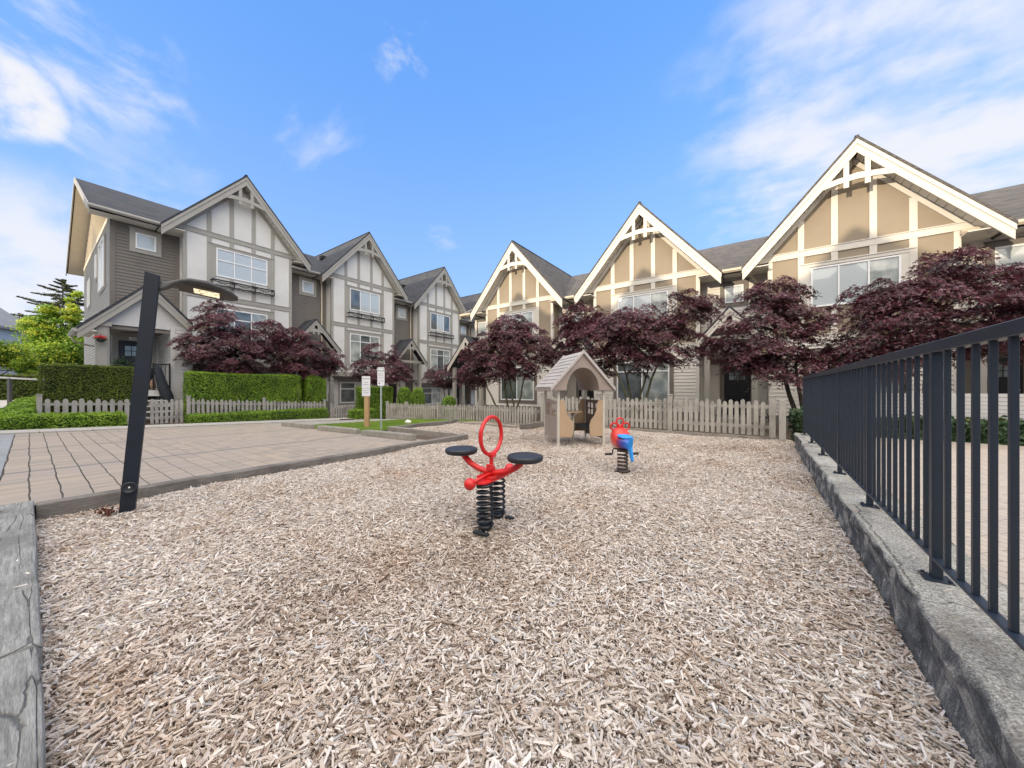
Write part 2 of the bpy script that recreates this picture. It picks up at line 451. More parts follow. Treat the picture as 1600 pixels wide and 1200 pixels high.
# pavers: courses across the yard with ragged joints every 0.2 m
def paver_mat(name):
    m, gg, b, o = base_mat(name, 0.88, 0.35)
    x, y, z = gg.sep(o)
    wx = gg.math('MULTIPLY', gg.math('SUBTRACT', gg.noise(gg.comb(gg.math('MULTIPLY', x, 1.0), gg.math('MULTIPLY', y, 0.35), 0.0), 1.3, 4, 0.55), 0.5), 0.06)
    yy = gg.math('ADD', y, wx)
    brick = gg.nt.nodes.new('ShaderNodeTexBrick'); gg.lk(gg.comb(yy, x, 0.0), brick.inputs[0])
    brick.offset = 0.0
    brick.inputs['Scale'].default_value = 1; brick.inputs['Brick Width'].default_value = 0.205; brick.inputs['Row Height'].default_value = 0.1025
    brick.inputs['Mortar Size'].default_value = 0.0034; brick.inputs['Mortar Smooth'].default_value = 0.5
    brick.inputs['Color1'].default_value = (0.41, 0.335, 0.26, 1); brick.inputs['Color2'].default_value = (0.27, 0.243, 0.212, 1)
    brick.inputs['Mortar'].default_value = (0.17, 0.145, 0.12, 1)
    c = gg.mix(gg.smooth(gg.noise(o, 0.6, 4, 0.6), 0.4, 0.68), brick.outputs[0], (0.335, 0.285, 0.245))
    c = gg.mix(gg.math('MULTIPLY', gg.smooth(gg.noise(o, 9, 4, 0.6), 0.5, 0.8), 0.35), c, (0.27, 0.235, 0.21))
    # grey stringer course every 3.07 m
    fx = gg.math('FRACT', gg.math('DIVIDE', gg.math('ADD', x, 40 * 3.07 + 8.1), 3.07))
    band = gg.math('LESS_THAN', fx, 0.036)
    c = gg.mix(gg.math('MULTIPLY', band, 0.9), c, (0.165, 0.16, 0.155))
    # open joints
    wd = gg.math('ADD', 0.010, gg.math('MULTIPLY', gg.noise(o, 5.0, 3, 0.6), 0.05))
    fy = gg.math('FRACT', gg.math('DIVIDE', gg.math('ADD', yy, 20.5), 0.205))
    dj = gg.math('MULTIPLY', gg.math('MINIMUM', fy, gg.math('SUBTRACT', 1.0, fy)), 1.0)
    openj = gg.smooth(gg.math('SUBTRACT', 1.8, y), -0.5, 3.0)
    k = gg.math('LESS_THAN', dj, gg.math('MULTIPLY', wd, gg.math('ADD', 0.30, gg.math('MULTIPLY', openj, 0.9))))
    c = gg.mix(gg.math('MULTIPLY', k, 0.9), c, (0.035, 0.03, 0.026))
    gg.lk(c, b.inputs['Base Color'])
    h = gg.math('SUBTRACT', gg.math('MULTIPLY', brick.outputs[1], -0.6), k)
    h = gg.math('ADD', h, gg.math('MULTIPLY', gg.noise(o, 150, 3, 0.6), 0.2))
    bump(gg, b, h, 0.5, 0.006)
    return m
M['pavers'] = paver_mat('pavers')

def patio_mat():
    m, gg, b, o = base_mat('patio_pavers', 0.88, 0.35)
    mp = gg.nt.nodes.new('ShaderNodeMapping'); mp.inputs['Rotation'].default_value = (0, 0, R(45)); gg.lk(o, mp.inputs[0])
    br = gg.nt.nodes.new('ShaderNodeTexBrick'); gg.lk(mp.outputs[0], br.inputs[0])
    br.inputs['Scale'].default_value = 1; br.inputs['Brick Width'].default_value = 0.21; br.inputs['Row Height'].default_value = 0.105; br.inputs['Mortar Size'].default_value = 0.004
    br.inputs['Color1'].default_value = (0.50, 0.43, 0.36, 1); br.inputs['Color2'].default_value = (0.42, 0.37, 0.32, 1); br.inputs['Mortar'].default_value = (0.2, 0.18, 0.16, 1)
    gg.lk(br.outputs[0], b.inputs['Base Color']); bump(gg, b, gg.noise(o, 120, 3, 0.6), 0.3, 0.004)
    return m
M['patio'] = patio_mat()

def wall_concrete():
    m, gg, b, o = base_mat('old_concrete', 0.92, 0.3)
    x, y, z = gg.sep(o)
    n = gg.noise(o, 2.0, 8, 0.7); n2 = gg.noise(o, 120, 5, 0.8); n3 = gg.noise(o, 6, 6, 0.65, 0.6)
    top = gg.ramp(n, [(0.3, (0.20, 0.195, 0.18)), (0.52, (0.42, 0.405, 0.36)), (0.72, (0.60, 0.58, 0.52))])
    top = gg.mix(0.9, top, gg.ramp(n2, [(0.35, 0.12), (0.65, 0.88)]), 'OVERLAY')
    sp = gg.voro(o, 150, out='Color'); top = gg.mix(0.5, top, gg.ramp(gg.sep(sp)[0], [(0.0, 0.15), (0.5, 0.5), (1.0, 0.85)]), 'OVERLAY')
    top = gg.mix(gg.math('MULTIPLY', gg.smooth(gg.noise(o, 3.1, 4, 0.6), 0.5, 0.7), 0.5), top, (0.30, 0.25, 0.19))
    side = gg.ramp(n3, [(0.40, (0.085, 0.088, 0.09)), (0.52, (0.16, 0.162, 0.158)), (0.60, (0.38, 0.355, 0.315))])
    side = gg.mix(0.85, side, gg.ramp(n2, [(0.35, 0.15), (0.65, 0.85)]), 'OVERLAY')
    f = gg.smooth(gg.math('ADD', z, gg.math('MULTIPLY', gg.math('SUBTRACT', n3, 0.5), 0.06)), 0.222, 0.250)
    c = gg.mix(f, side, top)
    wv = gg.vmath('ADD', o, gg.vmath('SCALE', gg.comb(n3, n3, n3), 0.25))
    e = gg.voro(wv, 0.75, 'DISTANCE_TO_EDGE')
    k = gg.math('SUBTRACT', 1.0, gg.smooth(e, 0.0, 0.006))
    c = gg.mix(gg.math('MULTIPLY', k, 0.7), c, (0.06, 0.06, 0.06))
    e2 = gg.voro(o, 3.2)
    c = gg.mix(gg.math('MULTIPLY', gg.math('SUBTRACT', 1.0, gg.smooth(e2, 0.05, 0.09)), gg.smooth(gg.noise(o, 1.7, 2), 0.5, 0.52)), c, (0.62, 0.61, 0.58))
    gg.lk(c, b.inputs['Base Color'])
    bump(gg, b, gg.math('ADD', n2, gg.math('ADD', gg.math('MULTIPLY', n3, 0.9), gg.math('MULTIPLY', k, -0.8))), 0.8, 0.012)
    return m
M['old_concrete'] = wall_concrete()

def leaf_mat(name, stops, rough=0.55, trans=0.0, spec=0.4):
    m, gg, b, o = base_mat(name, rough, spec)
    a = gg.nt.nodes.new('ShaderNodeAttribute'); a.attribute_name = 'vary'
    c = gg.ramp(a.outputs['Fac'], stops)
    gg.lk(c, b.inputs['Base Color'])
    if trans:
        tr = gg.nt.nodes.new('ShaderNodeBsdfTranslucent'); gg.lk(c, tr.inputs[0])
        mx = gg.nt.nodes.new('ShaderNodeMixShader'); mx.inputs[0].default_value = trans
        out = gg.nt.nodes['Material Output']
        gg.lk(b.outputs[0], mx.inputs[1]); gg.lk(tr.outputs[0], mx.inputs[2]); gg.lk(mx.outputs[0], out.inputs[0])
    return m
M['maple_leaf'] = leaf_mat('maple_leaf', [(0.0, (0.034, 0.014, 0.019)), (0.38, (0.105, 0.030, 0.044)), (0.68, (0.20, 0.048, 0.064)), (0.9, (0.23, 0.135, 0.185)), (1.0, (0.17, 0.15, 0.07))], 0.36, 0.28, 0.9)
M['hedge_leaf'] = leaf_mat('hedge_leaf', [(0.0, (0.034, 0.050, 0.007)), (0.5, (0.105, 0.145, 0.017)), (0.85, (0.17, 0.22, 0.02)), (1.0, (0.26, 0.24, 0.06))], 0.6, 0.2)
M['hedge_leaf_light'] = leaf_mat('hedge_leaf_light', [(0.0, (0.055, 0.105, 0.010)), (0.5, (0.18, 0.32, 0.025)), (1.0, (0.36, 0.50, 0.045))], 0.5, 0.25)
M['tree_leaf'] = leaf_mat('tree_leaf', [(0.0, (0.05, 0.12, 0.02)), (0.45, (0.24, 0.40, 0.04)), (1.0, (0.72, 0.70, 0.08))], 0.5, 0.3)
M['needle'] = leaf_mat('needle', [(0.0, (0.05, 0.065, 0.035)), (0.5, (0.11, 0.125, 0.065)), (1.0, (0.20, 0.20, 0.10))], 0.7, 0.1)
M['shrub_leaf'] = leaf_mat('shrub_leaf', [(0.0, (0.015, 0.035, 0.015)), (0.6, (0.05, 0.10, 0.04)), (0.9, (0.12, 0.19, 0.09)), (1.0, (0.42, 0.22, 0.04))], 0.5, 0.2)
M['grass_blade'] = leaf_mat('grass_blade', [(0.0, (0.10, 0.17, 0.03)), (0.5, (0.22, 0.35, 0.05)), (1.0, (0.38, 0.46, 0.10))], 0.6, 0.25)
M['red_flower'] = leaf_mat('red_flower', [(0.0, (0.05, 0.10, 0.03)), (0.45, (0.05, 0.10, 0.03)), (0.5, (0.45, 0.02, 0.03)), (1.0, (0.7, 0.04, 0.05))], 0.5)
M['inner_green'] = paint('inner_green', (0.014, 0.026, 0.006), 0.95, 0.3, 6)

def chip_mat():
    m, gg, b, o = base_mat('chip_wood', 0.85, 0.25)
    a = gg.nt.nodes.new('ShaderNodeAttribute'); a.attribute_name = 'vary'
    c = gg.ramp(a.outputs['Fac'], [(0.0, (0.10, 0.06, 0.04)), (0.12, (0.29, 0.205, 0.15)), (0.34, (0.49, 0.40, 0.325)), (0.60, (0.67, 0.60, 0.53)), (0.86, (0.82, 0.775, 0.725)), (1.0, (0.42, 0.415, 0.42))])
    c = gg.mix(gg.math('MULTIPLY', gg.smooth(gg.noise(o, 1.1, 5, 0.62, 0.3), 0.50, 0.72), 0.45), c, (0.80, 0.60, 0.43), 'MULTIPLY')
    c = gg.mix(gg.math('MULTIPLY', gg.noise(o, 60, 3, 0.6), 0.22), c, (0.36, 0.31, 0.27))
    gg.lk(c, b.inputs['Base Color'])
    bump(gg, b, gg.noise(o, 260, 3, 0.6), 0.3, 0.003)
    return m
M['chip_wood'] = chip_mat()
def bed_mat():
    m, gg, b, o = base_mat('chip_bed', 0.95, 0.2)
    v = gg.voro(o, 55, out='Color'); s = gg.sep(v)[0]
    c = gg.ramp(s, [(0.0, (0.14, 0.10, 0.07)), (0.5, (0.32, 0.24, 0.18)), (1.0, (0.50, 0.41, 0.34))])
    gg.lk(c, b.inputs['Base Color']); bump(gg, b, gg.math('MULTIPLY', s, 1.0), 1.0, 0.02)
    return m
M['chip_bed'] = bed_mat()
def lawn_mat():
    m, gg, b, o = base_mat('lawn_soil', 0.95, 0.2)
    c = gg.ramp(gg.noise(o, 14, 6, 0.7), [(0.3, (0.07, 0.11, 0.02)), (0.7, (0.17, 0.24, 0.05))])
    gg.lk(c, b.inputs['Base Color']); bump(gg, b, gg.noise(o, 80, 4, 0.7), 1.0, 0.03)
    return m
M['lawn'] = lawn_mat()
def emis(name, col, s):
    m, gg, b, o = base_mat(name, 0.3)
    b.inputs['Base Color'].default_value = (*col, 1); b.inputs['Emission Color'].default_value = (*col, 1); b.inputs['Emission Strength'].default_value = s
    return m
# ------------------------------------------------------------------ scatter helpers
def tri_sample(verts, tris, n, seed):
    r = np.random.default_rng(seed)
    v = np.asarray(verts, float); t = np.asarray(tris, int)
    a, b, c = v[t[:, 0]], v[t[:, 1]], v[t[:, 2]]
    cr = np.cross(b - a, c - a); ar = np.linalg.norm(cr, axis=1) / 2
    idx = r.choice(len(t), n, p=ar / ar.sum())
    u = r.random(n); w_ = r.random(n); f = u + w_ > 1; u[f] = 1 - u[f]; w_[f] = 1 - w_[f]
    p = a[idx] + (b[idx] - a[idx]) * u[:, None] + (c[idx] - a[idx]) * w_[:, None]
    nn_ = cr[idx] / (np.linalg.norm(cr[idx], axis=1)[:, None] + 1e-9)
    return p, nn_, ar.sum()

def frames(nrm, r):
    n = len(nrm); a = r.normal(size=(n, 3)); a -= nrm * (a * nrm).sum(1)[:, None]
    a /= np.linalg.norm(a, axis=1)[:, None] + 1e-9
    return a, np.cross(nrm, a)

def vnoise(p, sc_, seed):
    """cheap smooth 3D noise from summed sines"""
    r = np.random.default_rng(seed); o = np.zeros(len(p))
    for i in range(6):
        k = r.normal(size=3) * sc_ * (1 + 0.5 * i); o += np.sin(p @ k + r.random() * 6.28) / (1 + 0.4 * i)
    return o / 2.6

def leaf_quads(p, nrm, size, r, aspect=0.6, tilt=0.6):
    """diamond leaves at p roughly facing nrm"""
    n = len(p)
    nr = nrm + r.normal(size=(n, 3)) * tilt; nr /= np.linalg.norm(nr, axis=1)[:, None] + 1e-9
    a, b = frames(nr, r)
    s = (size * r.uniform(0.65, 1.3, n))[:, None]
    v = np.empty((n, 4, 3))
    v[:, 0] = p - a * s * 0.5; v[:, 1] = p + b * s * aspect * 0.5; v[:, 2] = p + a * s * 0.5; v[:, 3] = p - b * s * aspect * 0.5
    q = np.arange(n * 4).reshape(n, 4)
    return v.reshape(-1, 3), q

def poly_tris(fs):
    t = []
    for f in fs:
        for i in range(1, len(f) - 1): t.append((f[0], f[i], f[i + 1]))
    return t

def hedge(name, label, cat, mb, dens, size, mat, seed, shag=0.05, group=None, top_bright=0.25, holes=0.0):
    """clipped shrub: dark inner mass + leaf shell; mb holds the closed outline"""
    root = thing(name, label, cat, tuple(np.mean(np.array(mb.v), axis=0) * (1, 1, 0) + np.array([0, 0, min(v[2] for v in mb.v)])), 0, group)
    loc = np.array(root.location)
    vv = np.array(mb.v) - loc
    cen = vv.mean(0)
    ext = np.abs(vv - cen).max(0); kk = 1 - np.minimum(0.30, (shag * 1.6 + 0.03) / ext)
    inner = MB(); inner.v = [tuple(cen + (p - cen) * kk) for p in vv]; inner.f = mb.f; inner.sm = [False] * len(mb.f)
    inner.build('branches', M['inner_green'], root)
    tris = poly_tris(mb.f)
    r = np.random.default_rng(seed)
    p, n_, area = tri_sample(vv, tris, 10, seed)
    N = int(area * dens)
    p, n_, _ = tri_sample(vv, tris, N, seed + 1)
    outc = p - cen; s = np.sign((outc * n_).sum(1)); n_ = n_ * s[:, None]
    lump = vnoise(p + loc, 5.0, seed + 2) * shag
    p = p + n_ * (lump + r.normal(size=N) * shag * 0.45 - shag * 0.4)[:, None]
    up = n_ * 0.8 + np.array([0, 0, 0.45])
    up /= np.linalg.norm(up, axis=1)[:, None]
    v, q = leaf_quads(p, up, size, r, 0.5, 0.7)
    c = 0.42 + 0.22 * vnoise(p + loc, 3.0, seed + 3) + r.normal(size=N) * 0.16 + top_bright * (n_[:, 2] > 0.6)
    npmesh('leaves', v, q, mat, root, np.repeat(np.clip(c, 0, 1), 4))
    return root

# ------------------------------------------------------------------ ground
def gz(x, y):
    f = min(max((-5.5 - x) / 9.5, 0), 1)
    yy = min(max(y, -6), 30)
    if x > -5.5: return 0.0
    return 0.07 * min(1, (-5.5 - x) / 0.1) - f * (0.02 + 0.035 * yy)

def sheet(name, x0, x1, y0, y1, nx, ny, dz_, mat, kind='structure', fz=gz, clip=None):
    mb = MB(); vs = []; fs = []
    for j in range(ny + 1):
        for i in range(nx + 1):
            x = x0 + (x1 - x0) * i / nx; y = y0 + (y1 - y0) * j / ny
            vs.append((x, y, fz(x, y) + dz_))
    for j in range(ny):
        for i in range(nx):
            a = j * (nx + 1) + i; fs.append((a, a + 1, a + nx + 2, a + nx + 1))
    mb.add(vs, fs, True)
    return tag(mb.build(name, mat), kind=kind)

def far_z(x, y):
    d = math.hypot(x + 5, y)
    return -0.16 + (gz(x, y) if d < 60 else gz(x, y) * max(0, 1 - (d - 60) / 40))
gm = MB(); gx = [-900, -400, -200, -120] + list(range(-80, 61, 4)) + [120, 300, 900]
gy = [-900, -300, -120] + list(range(-60, 81, 4)) + [140, 300, 900]
gm.add([(x, y, far_z(x, y)) for y in gy for x in gx],
       [(j * len(gx) + i, j * len(gx) + i + 1, (j + 1) * len(gx) + i + 1, (j + 1) * len(gx) + i) for j in range(len(gy) - 1) for i in range(len(gx) - 1)], True)
tag(gm.build('ground', M['soil']), kind='structure')
sheet('paved_yard', -14.86, -5.66, -0.21, 5.0, 46, 26, 0.0, M['pavers'])
sheet('driveway', -18.2, -5.72, -14, -0.215, 30, 14, -0.004, M['asphalt'])
sheet('road', -95, -18.2, -14, 1.2, 40, 6, -0.008, M['road'], fz=lambda x, y: gz(x, y))
sheet('pavement', -15.9, -15.06, -14, 9.9, 4, 30, 0.035, M['kerb_concrete'])
km = MB()
for i in range(16):
    y0 = -5.0 + i * 0.86; y1 = y0 + 0.85
    if y1 > 8.7: break
    z0 = gz(-15, y0); z1 = gz(-15, y1)
    km.add([(-15.05, y0, z0 - .2), (-14.87, y0, z0 - .2), (-14.87, y1, z1 - .2), (-15.05, y1, z1 - .2), (-15.05, y0, z0 + .05), (-14.87, y0, z0 + .045), (-14.87, y1, z1 + .045), (-15.05, y1, z1 + .05)],
           [(0, 3, 2, 1), (4, 5, 6, 7), (0, 1, 5, 4), (1, 2, 6, 5), (2, 3, 7, 6), (3, 0, 4, 7)])
tag(km.build('kerb', M['kerb_concrete'], None, 0.01), kind='structure')
sheet('path', -14.86, -12.3, 5.0, 9.6, 8, 10, -0.002, M['path_concrete'])
sheet('gravel_strip', -8.6, -5.66, 5.0, 5.84, 6, 3, -0.06, M['soil'])
sheet('patio', 0.95, 16, -8, 12.4, 6, 8, 0.0, M['patio'], fz=lambda x, y: 0.06)
sheet('garden_soil', -14.4, 16, 10.1, 16.5, 20, 6, -0.03, M['soil'], fz=lambda x, y: gz(x, y) if x < -5.5 else 0.0)
sheet('front_garden', -21.6, -16.0, -0.3, 26, 6, 20, -0.03, M['soil'])
# lawn sheet + blades
sheet('lawn_ground', -12.3, -8.5, 5.0, 9.85, 8, 14, 0.0, M['lawn'])
def lawn():
    r = np.random.default_rng(3); n = 30000
    x = r.uniform(-12.35, -8.5, n); y = r.uniform(4.98, 9.8, n)
    z = np.array([gz(a, b_) for a, b_ in zip(x, y)])
    p = np.stack([x, y, z], 1)
    a = r.uniform(0, 6.28, n); h = r.uniform(0.02, 0.055, n); wd = 0.005
    d = np.stack([np.cos(a), np.sin(a), np.zeros(n)], 1); lean = r.normal(size=(n, 3)) * 0.012; lean[:, 2] = h
    v = np.empty((n, 4, 3)); v[:, 0] = p - d * wd; v[:, 1] = p + d * wd; v[:, 2] = p + d * wd * .3 + lean; v[:, 3] = p - d * wd * .3 + lean
    c = 0.5 + 0.2 * vnoise(p, 2.0, 5) + r.normal(size=n) * 0.15
    o = npmesh('grass', v.reshape(-1, 3), np.arange(n * 4).reshape(n, 4), M['grass_blade'], None, np.repeat(np.clip(c, 0, 1), 4))
    tag(o, 'short green grass around the sign posts', 'grass', kind='stuff')
lawn()

# ------------------------------------------------------------------ playground surface
KX = lambda y: 0.558 + 0.0128 * y
def hbed(x, y):
    return 0.018 * math.sin(x * 1.3 + 0.6 * y) + 0.014 * math.sin(2.1 * y - x * 0.8) + 0.008 * math.sin(5.1 * x + 3.7 * y) - 0.008
def in_bed(x, y):
    a = (x > -5.48) & (x < 0.55 + 0.0128 * y) & (y > 0.035) & (y < 9.9)
    b_ = (x > -8.36) & (x <= -5.48) & (y > 5.99) & (y < 8.5)
    c = (x > -8.36) & (x <= -5.5) & (y > 8.5) & (y < 8.9)
    return a | b_ | c
sheet('playground_bed', -5.7, 0.75, -0.1, 9.98, 60, 90, -0.03, M['chip_bed'], fz=hbed)
sheet('playground_bed_alcove', -8.44, -5.7, 5.9, 9.4, 24, 26, -0.03, M['chip_bed'], fz=hbed)

def wood_chips():
    r = np.random.default_rng(11)
    pts = []
    # density falls with distance from the camera, chip size rises to keep the cover
    def batch(n, x0, x1, y0, y1):
        x = r.uniform(x0, x1, n); y = r.uniform(y0, y1, n); k = in_bed(x, y); return x[k], y[k]
    xs, ys = batch(1400000, -5.5, 0.75, 0.0, 9.9); xa, ya = batch(90000, -8.4, -5.5, 5.9, 8.9)
    x = np.concatenate([xs, xa]); y = np.concatenate([ys, ya])
    dd = np.hypot(x, y); keep = r.random(len(x)) < np.clip(3.6 / (dd + 0.6), 0.24, 0.80)
    x = x[keep]; y = y[keep]; dd = dd[keep]; n = len(x)
    sc_ = np.clip(0.85 + dd * 0.045, 0.85, 1.25)
    L = r.lognormal(-3.93, 0.52, n) * sc_; L = np.clip(L, 0.007, 0.085)
    W = np.clip(L * r.uniform(0.16, 0.48, n), 0.0025, 0.014)
    T = np.clip(W * r.uniform(0.3, 0.8, n), 0.0015, 0.006)
    # local lay direction varies over the bed
    base = vnoise(np.stack([x, y, np.zeros(n)], 1), 1.4, 31) * 1.6
    ang = base + r.normal(size=n) * 1.5
    pitch = r.normal(size=n) * 0.24; roll = r.normal(size=n) * 0.5
    ca, sa, cp, sp, cr, sr = np.cos(ang), np.sin(ang), np.cos(pitch), np.sin(pitch), np.cos(roll), np.sin(roll)
    a = np.stack([ca * cp, sa * cp, sp], 1)
    b0 = np.stack([-sa, ca, np.zeros(n)], 1); up0 = np.cross(a, b0)
    b = b0 * cr[:, None] + up0 * sr[:, None]; up = np.cross(a, b)
    z = 0.018 * np.sin(x * 1.3 + 0.6 * y) + 0.014 * np.sin(2.1 * y - x * 0.8) + 0.008 * np.sin(5.1 * x + 3.7 * y) - 0.008
    z = z - 0.03 + r.uniform(0.004, 0.036, n)
    z += np.abs(sp) * L * 0.3
    # a few chips kicked onto the sleeper and the kerb
    ns = 50; x[:ns] = r.uniform(-4.6, -.8, ns); y[:ns] = r.uniform(-0.17, 0.0, ns); z[:ns] = 0.128
    nk = 110; y[ns:nk] = r.uniform(1.5, 8.5, nk - ns); x[ns:nk] = 0.6 + 0.0128 * y[ns:nk] + r.uniform(0.0, 0.25, nk - ns); z[ns:nk] = 0.262
    p = np.stack([x, y, z], 1)
    v = np.empty((n, 8, 3)); tap = r.uniform(0.25, 0.95, n); tap2 = r.uniform(0.35, 1.0, n); sk = r.normal(size=n) * 0.25
    k = 0
    for (i, tp) in ((-1, tap), (1, tap2)):
        for j in (-1, 1):
            for h in (-1, 1):
                v[:, k] = p + a * (i * L / 2 + j * sk * W)[:, None] + b * (j * W / 2 * tp)[:, None] + up * (h * T / 2)[:, None]
                k += 1
    # verts: 0:(-,-,-)1:(-,-,+)2:(-,+,-)3:(-,+,+)4:(+,-,-)5:(+,-,+)6:(+,+,-)7:(+,+,+)
    f = np.array([[1, 5, 7, 3], [0, 1, 3, 2], [4, 6, 7, 5], [0, 4, 5, 1], [2, 3, 7, 6]])
    q = (np.arange(n)[:, None, None] * 8 + f[None]).reshape(-1, 4)
    patch = vnoise(np.stack([x, y, np.zeros(n)], 1), 2.2, 41)
    patch2 = vnoise(np.stack([x, y, np.zeros(n)], 1), 6.0, 43)
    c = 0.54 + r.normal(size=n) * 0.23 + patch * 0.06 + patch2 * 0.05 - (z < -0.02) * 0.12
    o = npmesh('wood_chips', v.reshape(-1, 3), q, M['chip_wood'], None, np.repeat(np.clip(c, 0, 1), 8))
    tag(o, 'pale weathered wood chip mulch covering the playground', 'wood chips', kind='stuff')
    # stray chips on the sleeper and kerb
wood_chips()

def timber(x0, x1, y0, y1, z0, z1, mat, label, group='timber edging around the playground', bev=0.012):
    cx, cy = (x0 + x1) / 2, (y0 + y1) / 2
    ax = 0 if abs(x1 - x0) > abs(y1 - y0) else 1
    mb = MB(); L = (x1 - x0) if ax == 0 else (y1 - y0); n = max(2, int(L / 0.35)); rr = random.Random(int(cx * 100 + cy * 10))
    vs = []
    for i in range(n + 1):
        t = i / n; j = [rr.uniform(-0.006, 0.006) for _ in range(4)]
        for (s_, h_) in ((0, 0), (1, 0), (1, 1), (0, 1)):
            if ax == 0: vs.append((x0 + L * t, (y0, y1)[s_] + (j[0] if h_ else j[1]), (z0, z1)[h_] + (j[2] if h_ else 0)))
            else: vs.append(((x0, x1)[s_] + (j[0] if h_ else j[1]), y0 + L * t, (z0, z1)[h_] + (j[2] if h_ else 0)))
    fs = [(0, 1, 2, 3), (4 * n + 3, 4 * n + 2, 4 * n + 1, 4 * n)]
    for i in range(n):
        for k in range(4): fs.append((4 * i + k, 4 * i + (k + 1) % 4, 4 * i + 4 + (k + 1) % 4, 4 * i + 4 + k))
    mb.add(vs, fs)
    o = mb.build('timber_beam', M[mat], None, bev, 2)
    return tag(o, label, 'timber beam', group)
timber(-5.66, -2.46, -0.19, 0.03, -0.12, 0.125, 'sleeper_x', 'thick cracked grey sleeper whose square end meets the long edging beside the brick paving', bev=0.02)
timber(-2.44, 0.62, -0.20, 0.025, -0.12, 0.13, 'sleeper_x', 'thick grey sleeper closest to the viewer, running out of the picture at the bottom left corner', bev=0.02)
timber(-5.65, -5.50, 0.035, 3.02, -0.12, 0.105, 'timber_y', 'long brown grey edging beam between chips and paving, the length behind the leaning lamp post')
timber(-5.65, -5.50, 3.025, 5.98, -0.12, 0.105, 'timber_y', 'long brown grey edging beam between chips and paving, the length running up to the red seesaw ring')
timber(-8.46, -5.66, 5.85, 5.98, -0.15, 0.11, 'timber_x', 'pale edging beam starting at the foot of the metal sign pole')
timber(-8.50, -8.37, 5.99, 8.62, -0.2, 0.10, 'timber_y', 'dark edging beam between the lawn and the low stretch of picket fence')
timber(-8.36, -5.9, 8.50, 8.62, -0.15, 0.045, 'timber_x', 'low reddish edging beam half buried in chips below the picket fence')
timber(-5.62, -5.49, 8.3, 9.78, -0.15, 0.13, 'timber_y', 'short black edging beam beside the left posts of the playhouse')
timber(-5.4, 0.42, 9.84, 9.88, -0.12, 0.065, 'timber_x', 'thin brown gravel board under the tall stretch of picket fence', bev=0.004)

def wheel_stop(x0, x1, y, label):
    mb = MB(); n = 10; vs = []; rr = random.Random(int(x0 * 10))
    prof = [(-.085, 0), (.085, 0), (.07, .12), (.055, .14), (-.055, .14), (-.07, .12)]
    for i in range(n + 1):
        x = x0 + (x1 - x0) * i / n; s_ = 0.86 if i in (0, n) else 1
        for (a, h) in prof: vs.append((x, y + a * s_ + rr.uniform(-.004, .004), gz(x, y) + h * (0.93 if i in (0, n) else 1) + rr.uniform(-.004, .004)))
    fs = [tuple(range(6)), tuple(6 * n + k for k in range(5, -1, -1))]
    for i in range(n):
        for k in range(6): fs.append((6 * i + k, 6 * i + (k + 1) % 6, 6 * i + 6 + (k + 1) % 6, 6 * i + 6 + k))
    mb.add(vs, fs)
    tag(mb.build('wheel_stop', M['stop_concrete'], None, 0.008), label, 'wheel stop', 'concrete wheel stops at the end of the paving')
wheel_stop(-12.95, -10.85, 4.95, 'stained concrete wheel stop farthest from the metal sign pole, beside the path')
wheel_stop(-10.35, -8.3, 4.88, 'stained concrete wheel stop in front of the wooden sign post')
wheel_stop(-7.95, -6.02, 4.82, 'stained concrete wheel stop nearest the playground edging')

# retaining kerb on the right
def retaining():
    n = 90; m_ = 9; vs = []; rr = random.Random(5)
    prof = [(0.0, -0.15), (0.0, 0.02), (0.012, 0.09), (0.004, 0.17), (0.004, 0.232), (0.016, 0.250), (0.12, 0.253), (0.36, 0.25), (0.40, 0.24), (0.41, -0.15)]
    L0, L1 = -3.2, 9.35
    for i in range(n + 1):
        y = L0 + (L1 - L0) * i / n
        for k, (a, h) in enumerate(prof):
            j = 0.012 if 1 <= k <= 5 else 0.002
            vs.append((a + rr.uniform(-j, j) + (0.010 * math.sin(y * 2.3 + k * .4) if k < 6 else 0), y, h + rr.uniform(-j, j) * 0.5))
    P_ = len(prof); fs = [tuple(range(P_)), tuple(P_ * n + k for k in range(P_ - 1, -1, -1))]
    for i in range(n):
        for k in range(P_): fs.append((P_ * i + k, P_ * i + (k + 1) % P_, P_ * (i + 1) + (k + 1) % P_, P_ * (i + 1) + k))
    mb = MB(); mb.add(vs, fs, False)
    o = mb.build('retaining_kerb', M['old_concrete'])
    s_ = o.modifiers.new('sub', 'SUBSURF'); s_.levels = 2; s_.render_levels = 2; s_.subdivision_type = 'SIMPLE'
    tx = bpy.data.textures.new('rough', 'CLOUDS'); tx.noise_scale = 0.05; tx.noise_depth = 5
    d_ = o.modifiers.new('disp', 'DISPLACE'); d_.texture = tx; d_.strength = 0.018; d_.mid_level = 0.5
    o.location = (0.558, 0, 0); o.rotation_euler = (0, 0, -0.0128)
    tag(o, 'rough stained concrete kerb wall under the dark iron railing', 'kerb wall')
retaining()

